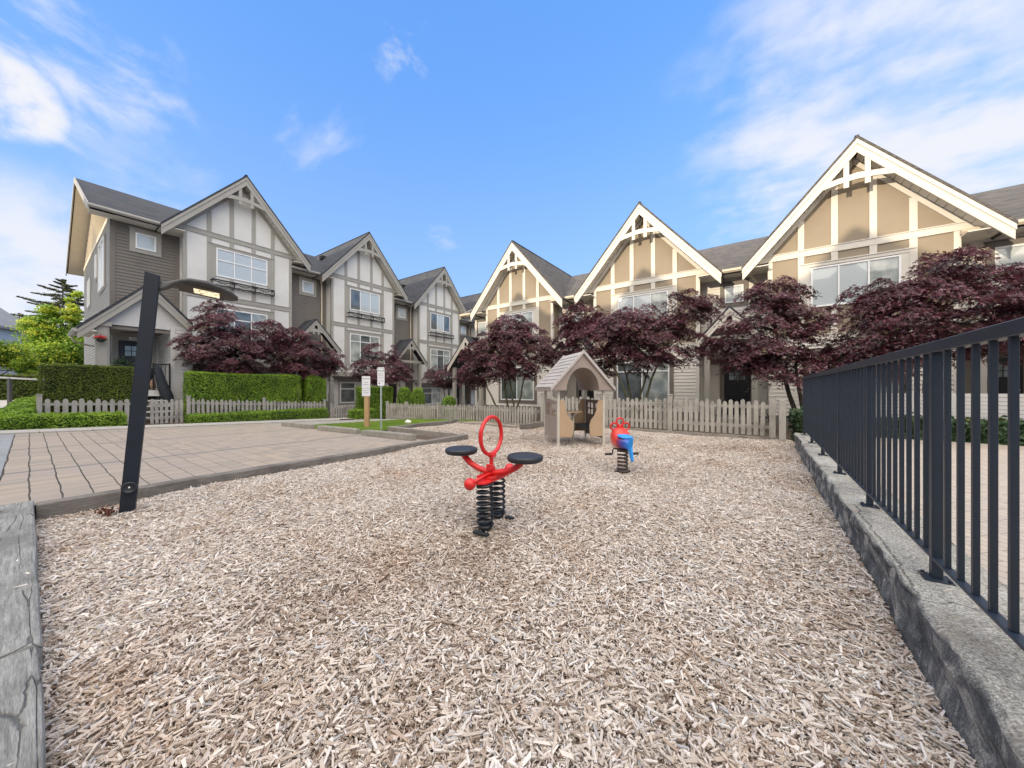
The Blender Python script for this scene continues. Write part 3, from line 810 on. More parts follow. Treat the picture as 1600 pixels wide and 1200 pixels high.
# ------------------------------------------------------------------ fences
def picket_fence(label, loc, rz, length, slope, z_top, height, posts, mat='picket', sp=0.125, wd=0.086, alt=0.045, seed=1, post_h=0.10, cat='picket fence', group='picket fences', skip=None, post_w=0.10):
    """local x along the fence, front towards -y"""
    root = thing('picket_fence', label, cat, loc, rz, group)
    rr = random.Random(seed)
    def panel(x0, x1):
        mb = MB(); x = x0 + (sp - wd) / 2 + 0.01; i = 0
        while x + wd < x1:
            zt = z_top + slope * (x + wd / 2) - (alt if i % 2 else 0) + rr.uniform(-0.008, 0.008)
            zb = z_top + slope * (x + wd / 2) - height + rr.uniform(-0.008, 0.008)
            ln = rr.gauss(0, 0.007); w2 = wd * rr.uniform(0.93, 1.03); y0 = rr.uniform(-0.003, 0.003)
            mb.prism([(x, y0 - 0.02, zb), (x + w2, y0 - 0.02, zb), (x + w2 + ln, y0 - 0.02, zt - 0.035), (x + w2 * 0.62 + ln, y0 - 0.02, zt), (x + w2 * 0.38 + ln, y0 - 0.02, zt), (x + ln, y0 - 0.02, zt - 0.035)], (0, 0.018, 0))
            x += sp * rr.uniform(0.96, 1.04); i += 1
        mb.build('picket_panel', M[mat], root)
        for hz_ in (0.20, height - 0.17):
            b_ = MB()
            za = z_top + slope * x0 - height + hz_; zb = z_top + slope * x1 - height + hz_
            b_.add([(x0, 0.0, za - .04), (x1, 0.0, zb - .04), (x1, 0.036, zb - .04), (x0, 0.036, za - .04), (x0, 0.0, za + .04), (x1, 0.0, zb + .04), (x1, 0.036, zb + .04), (x0, 0.036, za + .04)],
                   [(0, 3, 2, 1), (4, 5, 6, 7), (0, 1, 5, 4), (1, 2, 6, 5), (2, 3, 7, 6), (3, 0, 4, 7)])
            b_.build('rail', M[mat], root)
    ps = sorted(posts)
    for i, px_ in enumerate(ps):
        zt = z_top + slope * px_
        mb = MB(); h = post_w / 2; mb.box(px_ - h, px_ + h, -0.045, 0.055, zt - height - 0.25, zt + post_h - 0.03)
        po = mb.build('post', M[mat], root, 0.004)
        cp = MB(); cp.box(px_ - h - .015, px_ + h + .015, -0.06, 0.07, zt + post_h - 0.028, zt + post_h - 0.005)
        cp.prism([(px_ - h, -.045, zt + post_h - .0045), (px_ + h, -.045, zt + post_h - .0045), (px_ + h, .055, zt + post_h - .0045), (px_ - h, .055, zt + post_h - .0045)], (0, 0, 0.012))
        cp.build('post_cap', M[mat], po, 0.003)
    ends = [0.0] + [p for p in ps if 0.02 < p < length - 0.02] + [length]
    for a, b_ in zip(ends[:-1], ends[1:]):
        if skip and any(abs(a - s_) < 0.01 for s_ in skip): continue
        panel(a + 0.06, b_ - 0.05)
    return root
picket_fence('taller weathered picket fence of uneven pickets behind the playhouse, ending at the iron railing', (-5.85, 9.95, 0), 0, 6.28, 0.0, 0.925, 0.84, [0.05, 2.0, 3.99, 6.18], seed=2, post_w=0.115)
picket_fence('lower weathered picket fence running from the metal sign pole to the playhouse', (-14.5, 9.98, 0), 0, 8.6, 0.012, 0.475, 0.86, [0.05, 1.5, 3.6, 5.8], seed=3, sp=0.118, wd=0.075, post_h=0.07)
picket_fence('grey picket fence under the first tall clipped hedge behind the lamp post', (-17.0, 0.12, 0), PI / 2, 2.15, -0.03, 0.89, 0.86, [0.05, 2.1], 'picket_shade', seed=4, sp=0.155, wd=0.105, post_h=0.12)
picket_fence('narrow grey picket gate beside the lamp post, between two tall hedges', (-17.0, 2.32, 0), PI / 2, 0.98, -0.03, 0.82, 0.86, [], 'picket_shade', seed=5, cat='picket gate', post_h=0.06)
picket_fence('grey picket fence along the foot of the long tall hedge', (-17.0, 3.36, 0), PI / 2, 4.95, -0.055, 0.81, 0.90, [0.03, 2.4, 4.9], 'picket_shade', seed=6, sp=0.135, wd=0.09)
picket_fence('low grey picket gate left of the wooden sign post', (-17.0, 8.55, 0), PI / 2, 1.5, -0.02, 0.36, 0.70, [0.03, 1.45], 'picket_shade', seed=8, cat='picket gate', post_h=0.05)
# extra thick end post against the kerb
pm = MB(); pm.box(-0.06, 0.06, -0.06, 0.06, -0.1, 0.93)
pr = pm.build('fence_post', M['picket'], None, 0.006); pr.location = (0.50, 9.72, 0)
tag(pr, 'thick mossy square post in front of the right end of the picket fence', 'fence post')

# iron railing
def railing():
    root = thing('iron_railing', 'dark blue grey iron railing with square bars on the concrete kerb', 'railing', (0.702, 0, 0.25), -0.0123)
    mb = MB(); mb.box(-0.024, 0.028, -2.75, 9.06, 1.125, 1.178); mb.build('top_rail', M['iron'], root, 0.003)
    mb = MB(); mb.box(-0.018, 0.018, -2.72, 9.03, 0.098, 0.112); mb.build('bottom_rail', M['iron'], root, 0.002)
    posts = [2.605 + 1.29 * k for k in range(-4, 6)]
    posts[-1] = 9.02
    po = MB(); po.box(-0.019, 0.019, -0.019, 0.019, 0.004, 1.124)
    pl = MB(); pl.box(-0.05, 0.05, -0.05, 0.05, 0.0, 0.009); pl.lathe([(0.008, 0.009), (0.008, 0.02)], (-0.036, 0.036, 0), 8); pl.lathe([(0.008, 0.009), (0.008, 0.02)], (0.036, -0.036, 0), 8)
    p0 = po.build('post', M['iron'], root, 0.002); b0 = pl.build('base_plate', M['iron'], p0, 0.001)
    p0.location = (0, posts[0], 0)
    for y in posts[1:]:
        c = p0.copy(); C.objects.link(c); c.parent = root; c.location = (0, y, 0)
        d_ = b0.copy(); C.objects.link(d_); d_.parent = c
    bm_ = MB(); bm_.box(-0.0095, 0.0095, -0.0095, 0.0095, 0.1125, 1.1245)
    q0 = bm_.build('baluster', M['iron'], root, 0.001); first = True
    for a, b_ in zip(posts[:-1], posts[1:]):
        n = 10 if b_ - a > 1.2 else 9
        for k in range(1, n):
            y = a + (b_ - a) * k / n
            if first: q0.location = (0, y, 0); first = False; continue
            c = q0.copy(); C.objects.link(c); c.parent = root; c.location = (0, y, 0)
railing()

# board screen on the patio, with posts
def board_screen():
    root = thing('board_screen', 'low screen of pale horizontal boards behind the iron railing', 'board screen', (1.7, 11.75, 0.06))
    for k in range(7):
        mb = MB(); mb.box(0.0, 8.5, 0.0, 0.02, 0.43 + k * 0.085, 0.43 + k * 0.085 + 0.077)
        mb.build('board', M['siding_grey'], root, 0.002)
    for x in (0.1, 2.2, 4.3, 6.4, 8.4):
        mb = MB(); mb.box(x - 0.045, x + 0.045, 0.022, 0.11, -0.1, 1.0); mb.build('post', M['siding_grey'], root, 0.003)
board_screen()
# ------------------------------------------------------------------ townhouses
def lap(mb, x0, x1, y, z0, z1, course=0.135, axis='x', sgn=-1):
    """lap siding: tilted boards with a shadow step. axis x: wall along x facing sgn*y; axis y: wall along y facing sgn*x"""
    z = z0
    while z < z1 - 0.01:
        zt = min(z + course, z1); o = 0.024; i = 0.002
        a = [(x0, y + sgn * o, z), (x1, y + sgn * o, z), (x1, y + sgn * i, zt), (x0, y + sgn * i, zt)]
        b_ = [(x0, y, z), (x1, y, z), (x1, y + sgn * o, z), (x0, y + sgn * o, z)]
        if axis == 'y': a = [(p[1], p[0], p[2]) for p in a]; b_ = [(p[1], p[0], p[2]) for p in b_]
        mb.add(a, [(0, 1, 2, 3)]); mb.add(b_, [(0, 1, 2, 3)])
        z = zt

def window(parent, x0, x1, z0, z1, y, cols, transom, gl, trim, tw=0.13, head=True, frame='white_vinyl', rows=None, out=0.0):
    """faces -y; frame proud of wall plane y"""
    fr = MB(); f = 0.055; yf = y - 0.05 - out; yb = y + 0.01
    fr.box(x0, x0 + f, yf, yb, z0, z1); fr.box(x1 - f, x1, yf, yb, z0, z1)
    fr.box(x0 + f, x1 - f, yf, yb, z0, z0 + f); fr.box(x0 + f, x1 - f, yf, yb, z1 - f, z1)
    for k in range(1, cols):
        xm = x0 + (x1 - x0) * k / cols; fr.box(xm - .024, xm + .024, yf + .006, yb, z0 + f, z1 - f)
    if transom: fr.box(x0 + f, x1 - f, yf + .003, yb, transom - .024, transom + .024)
    wo_ = fr.build('window', M[frame], parent, 0.004)
    for k in range(cols):
        xa = x0 + (x1 - x0) * k / cols; xb = x0 + (x1 - x0) * (k + 1) / cols
        pm_ = MB(); pm_.box(xa + .03, xb - .03, yf + .03, yb - .02, z0 + .03, z1 - .03)
        pm_.build('pane', M[gl[k % len(gl)]], wo_)
    if trim:
        t = MB(); yt = y - 0.022
        t.box(x0 - tw, x0, yt, y + .01, z0 - tw, z1 + tw); t.box(x1, x1 + tw, yt, y + .01, z0 - tw, z1 + tw)
        t.box(x0, x1, yt, y + .01, z0 - tw, z0); t.box(x0, x1, yt, y + .01, z1, z1 + tw)
        if head: t.box(x0 - tw - .03, x1 + tw + .03, yt - .02, y + .01, z1 + tw + .002, z1 + tw + .035)
        t.build('window_trim', M[trim], wo_, 0.003)
    return wo_

def rake(mb, xc, zp, hwl, hwr, dz_l, dz_r, th, y0, y1):
    """inverted V of thickness th (vertical) at apex (xc,zp)"""
    mb.prof_y([(xc, zp), (xc - hwl, zp - dz_l), (xc - hwl, zp - dz_l - th), (xc, zp - th)], y0, y1)
    mb.prof_y([(xc, zp), (xc + hwr, zp - dz_r), (xc + hwr, zp - dz_r - th), (xc, zp - th)], y0, y1)

def downspout(parent, x, ytop, ywall, ztop, zbot, mat, side=1):
    mb = MB(); w_ = 0.035
    mb.beam((x, ytop, ztop), (x + side * .25, (ytop + ywall) / 2, ztop - .22), .07, .05)
    mb.beam((x + side * .25, (ytop + ywall) / 2, ztop - .2), (x + side * .45, ywall, ztop - .42), .07, .05)
    mb.box(x + side * .45 - w_, x + side * .45 + w_, ywall - .05, ywall, zbot, ztop - .38)
    mb.build('downspout', M[mat], parent, 0.006)

SL = 1.17
def townhouse(label, loc, rz, A, st, xl=-4.4, end=False, big_porch=False, ngl=None, bay_only=False, z0=-0.6, lower=True, porch=None, solid_right=False):
    """local: x along the front, -y towards the viewer, gable peak at (0,0,A)"""
    left = st == 'left'
    trim = 'trim_taupe' if left else 'trim_cream'
    stuc = 'stucco_white' if left else 'stucco_tan'
    wall2 = 'siding_dark' if left else 'siding_beige'
    gtr = 'soffit_cream' if left else 'gutter'
    roof = 'roof_dark' if left else 'roof_brown'
    root = thing('townhouse', label, 'townhouse', loc, rz, 'townhouses around the playground')
    zb = A - 9.1 if left else A - 6.2                # bottom of the stucco bay
    yw, yr = 0.45, 1.1
    # bay
    mb = MB()
    mb.prof_y([(-2.2, zb), (2.2, zb), (2.2, A - 3.32), (2.6, A - 3.32), (0, A - .28), (-2.6, A - 3.32), (-2.2, A - 3.32)], yw, 2.05)
    mb.build('bay_wall', M[stuc], root)
    # half timber
    t = MB(); y1 = yw + .01
    t.box(-2.66, 2.66, .412, y1, A - 3.32, A - 3.10)
    t.box(-2.72, 2.72, .392, .412, A - 3.115, A - 3.085)
    for x in (-1.3, -.45, .45, 1.3):
        t.box(x - .085, x + .085, .42, y1, A - 3.10, A - .34 - SL * (abs(x) + .085) - .12)
    rk = MB()
    for s_ in (-1, 1):
        t.prof_y([(0, A - .39), (s_ * 2.50, A - 3.315), (s_ * 2.32, A - 3.315), (0, A - .39 - .21)], .417, y1)
    zlow = zb if left else zb
    for s_ in (-1, 1):
        a = s_ * 1.3; t.box(min(a - .085, a + .085), max(a - .085, a + .085), .42, y1, zlow, A - 3.32)
        c_ = s_ * 2.2; t.box(min(c_, c_ - s_ * .12), max(c_, c_ - s_ * .12), .424, y1, zlow, A - 3.32)
        t.box(min(c_, c_ + s_ * .02), max(c_, c_ + s_ * .02), .424, .56, zlow, A - 3.34)
    for x in (-.45, .45):
        t.box(x - .085, x + .085, .42, y1, A - 3.6, A - 3.32)
        t.box(x - .085, x + .085, .42, y1, A - 6.03, A - 5.1)
    t.box(-1.22, 1.22, .418, y1, A - 3.72, A - 3.6); t.box(-1.36, 1.36, .395, .44, A - 3.62, A - 3.585)
    t.box(-2.22, 2.22, .412, y1, A - 6.25, A - 6.03)
    t.box(-2.24, 2.24, .392, .412, A - 6.045, A - 6.015)
    for s_ in (-1, 1):
        a, b_ = sorted((s_ * 1.05, s_ * 1.22)); t.box(a, b_, .43, y1, A - 5.2, A - 3.72)
    if left:
        t.box(-1.22, 1.22, .418, y1, A - 6.58, A - 6.42); t.box(-1.36, 1.36, .395, .44, A - 6.44, A - 6.405)
        t.box(-2.24, 2.24, .40, .9, zb - .26, zb - .002)
        for s_ in (-1, 1):
            a, b_ = sorted((s_ * 1.05, s_ * 1.22)); t.box(a, b_, .43, y1, A - 8.6, A - 6.58)
    t.build('timber_trim', M[trim], root, 0.004)
    G = ngl or ['glass_blind']
    w1 = window(root, -1.05, 1.05, A - 5.1, A - 3.75, yw - .0, 3, A - 4.32 if (left and len(G) > 3) else None, G[:3], None)
    if left:
        rkm = MB(); za, zc = A - 5.62, A - 5.36
        for z in (za, zc): rkm.box(-1.28, 1.28, .15, .18, z - .01, z + .055); rkm.box(-1.28, 1.28, .40, .418, z, z + .025)
        for x in (-1.28, -.43, .43, 1.26):
            rkm.box(x - .005, x + .035, .155, .185, za, zc); rkm.box(x, x + .022, .18, .42, zc + .002, zc + .023); rkm.box(x, x + .022, .18, .42, za + .002, za + .023)
        for i in range(3):
            xa = -1.27 + i * .85; xb = xa + .83
            rkm.beam((xa, .168, za + .02), (xb, .168, zc), .02, .022, (0, 1, 0)); rkm.beam((xa, .172, zc), (xb, .172, za + .02), .02, .022, (0, 1, 0))
        rkm.build('planter_rack', M['black_metal'], root)
        window(root, -1.05, 1.05, A - 8.5, A - 6.62, yw, 3, A - 7.1, ['glass_curtain', 'glass_dark', 'glass_curtain'], None)
        r2 = MB(); za, zc = A - 8.95, A - 8.66
        for z in (za, zc): r2.box(-1.28, 1.28, .14, .16, z, z + .02)
        for k in range(16):
            x = -1.28 + 2.54 * k / 15; r2.box(x, x + .014, .14, .158, za, zc)
        for x in (-1.28, 1.26): r2.box(x, x + .02, .16, .42, zc, zc + .02); r2.box(x, x + .02, .16, .42, za, za + .02)
        r2.build('planter_rack', M['black_metal'], root)
    else:
        window(root, -1.1, 1.1, A - 8.5, A - 6.68, yw - .024, 2, A - 7.12, ['glass_dark', 'glass_curtain'], 'taupe_dark', 0.16)
    # lower front wall
    zg = 0.22
    s2 = MB()
    if left:
        lap(s2, -2.2, 2.2, 1.1, zg, zb - .2)
        window(root, -1.35, .65, A - 11.05, A - 9.72, 1.07, 2, A - 10.15, ['glass_dark', 'glass_curtain'], 'trim_taupe', 0.10)
    else:
        lap(s2, -2.2, 2.2, yw, zg, zb)
        for x in (-2.2, 2.08): s2.box(x, x + .12, yw - .024, yw + .01, zg, zb - .002)
        lap(s2, yw, 2.05, -2.2, zg, zb, axis='y', sgn=-1); lap(s2, yw, 2.05, 2.2, zg, zb, axis='y', sgn=1)
    s2.build('ground_floor_siding', M['siding_grey' if left else 'siding_beige'], root)
    # bodies
    zal = 3.15 if left else 2.62                       # top of the entry alcove
    body = MB()
    body.box(-2.18, 2.18, (1.12 if left else yw + .005), 2.04, z0, zb - .003)
    body.box(xl + .005, 2.2, 2.06, 12.6, z0, A - 3.5)
    body.box(xl + .005, -2.2, 1.115, 2.058, zal, A - 3.5)
    body.build('body_wall', M[wall2 if left else 'siding_beige'], root)
    fd = MB(); fd.box(-2.19, 2.19, (1.09 if left else yw - .012), 1.6, z0, zg); fd.build('foundation', M['concrete_found'], root)
    # recess wall
    if big_porch is False or True:
        s3 = MB()
        zsplit = 4.0 if big_porch else zal
        lap(s3, xl, -2.2, yr, zsplit, A - 3.42)
        s3.box(-2.32, -2.2, yr - .03, yr, zsplit, A - 3.42)
        if end: s3.box(xl - .02, xl + .13, yr - .032, yr + .13, zsplit if big_porch else z0, A - 3.42)
        s3.build('recess_siding', M[wall2], root)
    xw = -3.27 if not (end and not big_porch) else -3.0
    window(root, xw - .31, xw + .31, A - 4.47, A - 3.80, yr - .026, 1, None, ['glass_blind'], 'trim_taupe' if left else 'taupe_dark', 0.17 if left else .16, head=True)
    # roof
    rf = MB()
    xr = 2.2 + (0.0 if not solid_right else 0.5); xle = xl - (.6 if end else 0)
    for (xa_, xb_, ya_) in ((xle, -2.2, .42), (-2.199, xr, .62)):
        e_ = (ya_ - .42) * .5
        rf.prof_x([(ya_, A - 3.32 + e_), (7.1, A + .02), (13.78, A - 3.32), (13.78, A - 3.45), (7.1, A - .12), (ya_, A - 3.45 + e_)], xa_, xb_)
    for s_ in (-1, 1):
        rf.prof_y([(0, A + .05), (s_ * 3.0, A + .05 - SL * 3.0), (s_ * 3.0, A - .05 - SL * 3.0), (0, A - .05)], -.09, 7.3)
    ro = rf.build('roof', M[roof], root)
    vt = MB(); vt.box(-1.25, -.95, 3.6, 3.95, A - 1.25, A - 1.02); vt.build('roof_vent', M['black_metal'], ro)
    rc = MB(); rc.beam((0, -.07, A + .05), (0, 7.2, A + .05), .10, .02); rc.build('ridge_cap', M[roof], ro)
    # barge boards + soffit
    bb = MB(); rake(bb, 0, A - .052, 2.97, 2.97, SL * 2.97, SL * 2.97, .42, -.06, -.0)
    rake(bb, 0, A - .053, 2.985, 2.985, SL * 2.985, SL * 2.985, .15, -.083, -.061)
    bb.build('bargeboard', M[trim], root, 0.004)
    sf = MB()
    n = 16
    for s_ in (-1, 1):
        for k in range(n):
            xa = .05 + 2.68 * k / n; xb = .05 + 2.68 * (k + 1) / n - .014
            sf.prof_y([(s_ * xa, A - .36 - SL * xa), (s_ * xb, A - .36 - SL * xb), (s_ * xb, A - .38 - SL * xb), (s_ * xa, A - .38 - SL * xa)], .001, .449)
    for s_ in (-1, 1):
        a, b_ = sorted((s_ * 2.2, s_ * 2.9)); sf.box(a, b_, .02, 1.1, A - 3.52, A - 3.49)
    sf.box(xle + .02, -2.2, .5, 1.1, A - 3.50, A - 3.47)
    sf.build('soffit', M['soffit_white'], root)
    # truss in the peak
    tr = MB()
    tr.prism([(-.86, -.052, A - 1.42), (-.40, -.052, A - 1.33), (0, -.052, A - 1.30), (.40, -.052, A - 1.33), (.86, -.052, A - 1.42), (.70, -.052, A - 1.20), (0, -.052, A - 1.10), (-.70, -.052, A - 1.20)], (0, .045, 0))
    for x in (-.24, .24): tr.box(x - .065, x + .065, -.046, -.01, A - 1.50, A - .62)
    tr.build('gable_truss', M[trim], root, 0.004)
    # gutter + downspout
    gt = MB(); gt.prof_x([(.40, A - 3.33), (.30, A - 3.33), (.29, A - 3.40), (.34, A - 3.46), (.40, A - 3.46)], xle - .02, -2.75)
    gt.build('gutter', M[gtr if not left else 'gutter_grey'], root)
    if not end: downspout(root, -2.95, .36, yr - .06, A - 3.46, A - 9.0 if left else 3.0, 'soffit_cream', 1)
    # ---- entrances
    if porch:
        yp, hw, zp, dr, fl = porch['y'], porch['hw'], porch['zp'], porch['dr'], porch['fl']
        xc = porch.get('xc', -3.4)
        if not end:
            # alcove: light wall, door
            al = MB(); lap(al, xl, -2.2, 2.055, z0 if not left else z0, zal); al.build('entry_siding', M['siding_grey' if left else 'siding_beige'], root)
            cl_ = MB(); cl_.box(xl + .01, -2.21, 1.13, 2.04, zal - .03, zal - .004); cl_.build('entry_ceiling', M['soffit_white'], root)
        fl_ = MB(); fl_.box(xl + .02, -2.22, yp + .35, 2.04, z0, fl)
        if fl > .4:
            for k in range(4): fl_.box(-3.9, -2.9, yp + .35 - .28 * (k + 1), yp + .35 - .28 * k - .002, z0, fl - .18 * (k + 1))
        fl_.build('entry_floor', M['concrete_found'], root)
        xd = porch.get('xd', -3.2)
        do = MB(); do.box(xd - .455, xd + .455, 1.99, 2.03, fl + .02, fl + 2.05)
        do.box(xd - .36, xd - .03, 1.975, 1.992, fl + .15, fl + .68); do.box(xd + .03, xd + .36, 1.975, 1.992, fl + .15, fl + .68)
        do.box(xd - .36, xd - .03, 1.975, 1.992, fl + .78, fl + 1.32); do.box(xd + .03, xd + .36, 1.975, 1.992, fl + .78, fl + 1.32)
        dd_ = do.build('door', M['door_black'], root, 0.004)
        dg = MB()
        for i in range(3):
            for j in range(2): dg.box(xd - .28 + i * .195, xd - .28 + i * .195 + .17, 1.972, 1.992, fl + 1.47 + j * .2, fl + 1.47 + j * .2 + .175)
        dg.build('door_glass', M['glass_curtain'], dd_)
        hd = MB(); hd.ball((xd + .38, 1.95, fl + 1.08), .03, 10, 6); hd.beam((xd + .39, 1.94, fl + .98), (xd + .27, 1.93, fl + .98), .02, .02); hd.build('door_handle', M['chrome'], dd_)
        df = MB()
        for s_ in (-1, 1):
            a, b_ = sorted((xd + s_ * .46, xd + s_ * .62)); df.box(a, b_, 1.985, 2.05, fl, fl + 2.22)
        df.box(xd - .46, xd + .46, 1.985, 2.05, fl + 2.07, fl + 2.22); df.build('door_frame', M['taupe_dark' if not left else 'trim_taupe'], root, 0.003)
        # little gabled canopy
        sl = dr / hw
        pr_ = MB()
        for s_ in (-1, 1):
            pr_.prof_y([(xc, zp + .04), (xc + s_ * (hw + .02), zp + .04 - sl * (hw + .02)), (xc + s_ * (hw + .02), zp - .05 - sl * (hw + .02)), (xc, zp - .05)], yp - .03, 1.1 if s_ < 0 or hw < 1.2 else .41)
        pr_.build('porch_roof', M['roof_dark'], root)
        pt = MB(); rake(pt, xc, zp - .052, hw, hw, dr, dr, .27, yp, yp + .045)
        rake(pt, xc, zp - .053, hw + .01, hw + .01, dr + sl * .01, dr + sl * .01, .10, yp - .02, yp - .001)
        zc_ = zp - .052 - .27 - .42
        pt.prism([(xc - .62, yp + .01, zc_ - .04), (xc, yp + .01, zc_ + .02), (xc + .62, yp + .01, zc_ - .04), (xc + .5, yp + .01, zc_ + .14), (xc, yp + .01, zc_ + .18), (xc - .5, yp + .01, zc_ + .14)], (0, .03, 0))
        for x in (xc - .13, xc + .13): pt.box(x - .045, x + .045, yp + .005, yp + .03, zc_ - .12, zp - .42)
        pt.build('porch_truss', M[trim], root, 0.003)
        zt = zp - dr - .1
        for k, s_ in enumerate((-1, 1)):
            x = xc + s_ * (hw - .28)
            if x > -2.4: x = -2.42
            if x < xl + .05 and not end: x = xl + .1
            pp = MB(); pp.box(x - .09, x + .09, yp + .25, yp + .43, z0, zt + .05); pp.box(x - .12, x + .12, yp + .22, yp + .46, z0, fl + .5)
            pp.build('porch_post', M[trim if left else 'trim_taupe'], root, 0.005)
        be = MB(); be.box(max(xc - hw + .15, xl), min(xc + hw - .15, -2.25), yp + .27, yp + .41, zt + .052, zt + .24); be.build('porch_beam', M[trim], root, 0.004)
    if end:
        # gable end wall facing -x with lap siding, battens above
        ew = MB(); ew.prism([(xl + .01, 1.1, z0), (xl + .01, 12.6, z0), (xl + .01, 12.6, A - 3.5 + .27), (xl + .01, 7.1, A - .25), (xl + .01, 1.1, A - 3.5 + .27)], (.08, 0, 0))
        ew.build('end_wall', M['soffit_cream' if left else 'siding_beige'], root)
        if left:
            es = MB(); lap(es, 1.1, 12.6, xl, z0, A - 3.42, axis='y', sgn=-1); es.build('end_siding', M['siding_end'], root)
            eb = MB(); eb.box(xl - .035, xl + .01, 1.1, 12.6, A - 3.42, A - 3.22)
            for k in range(28):
                y = 1.3 + k * .4
                top = A - .42 - .507 * abs(y - 7.1)
                if top > A - 3.15: eb.box(xl - .02, xl + .01, y, y + .05, A - 3.22, top)
            eb.build('end_batten', M['soffit_cream'], root)
            # wide rake soffit and barge
            so_ = MB(); so_.prism([(xle + .03, .5, A - 3.47), (xle + .03, 7.1, A - .14), (xle + .03, 13.7, A - 3.47), (xle + .03, 13.7, A - 3.49), (xle + .03, 7.1, A - .16), (xle + .03, .5, A - 3.49)], (.6, 0, 0)); so_.build('rake_soffit', M['soffit_cream'], root)
        rb = MB(); rb.prism([(xle - .01, .36, A - 3.33), (xle - .01, 7.1, A + .04), (xle - .01, 13.84, A - 3.33), (xle - .01, 13.84, A - 3.60), (xle - .01, 7.1, A - .22), (xle - .01, .36, A - 3.60)], (-.04, 0, 0))
        rb.build('rake_board', M[trim], root)
    return root

P_R = dict(y=-.1, hw=1.03, zp=4.2, dr=1.16, fl=.06, xc=-3.36, xd=-3.2)
P_E = dict(y=-.1, hw=1.5, zp=4.25, dr=1.75, fl=.06, xc=-3.35, xd=-3.0)
P_L = dict(y=-.3, hw=1.42, zp=11.64 - 6.2, dr=1.66, fl=.75, xc=-3.42, xd=-3.3)
AR, AL = 9.03, 11.64
RX = [-10.6, -4.0, 2.6, 9.2]
RLAB = ['beige and tan townhouse in the right hand row standing closest to the grey white row',
        'beige and tan townhouse whose gable rises just right of the playhouse roof',
        'beige and tan townhouse with the biggest sunlit gable, above the iron railing',
        'beige and tan townhouse partly cut off by the right edge of the picture']
for i, x in enumerate(RX):
    townhouse(RLAB[i], (x, 15.0, 0), 0, AR, 'right', xl=-3.6 if i == 0 else -4.4, end=(i == 0), porch=P_E if i == 0 else P_R,
              ngl=['glass_blind', 'glass_blind', 'glass_curtain'], solid_right=(i == 3))
LLAB = ['grey and white end townhouse with brown side wall behind the lamp post',
        'grey and white townhouse second in the left hand row, blinds drawn in its upper window',
        'grey and white townhouse third in the left hand row, above the two sign posts',
        'grey and white townhouse at the far corner, almost hidden where the two rows meet']
GL = [['glass_blind', 'glass_blind', 'glass_blind', 'x'], ['glass_dark', 'glass_blind', 'glass_blind'], ['glass_dark', 'glass_blind', 'glass_dark'], ['glass_blind']]
LEFT = []
for i in range(4):
    LEFT.append(townhouse(LLAB[i], (-20.5, 6.2 + 6.6 * i, -0.36 * i), PI / 2, AL, 'left', xl=-4.27 if i == 0 else -4.4, end=(i == 0), big_porch=(i == 0),
              porch=None if i == 0 else P_L, ngl=GL[i]))

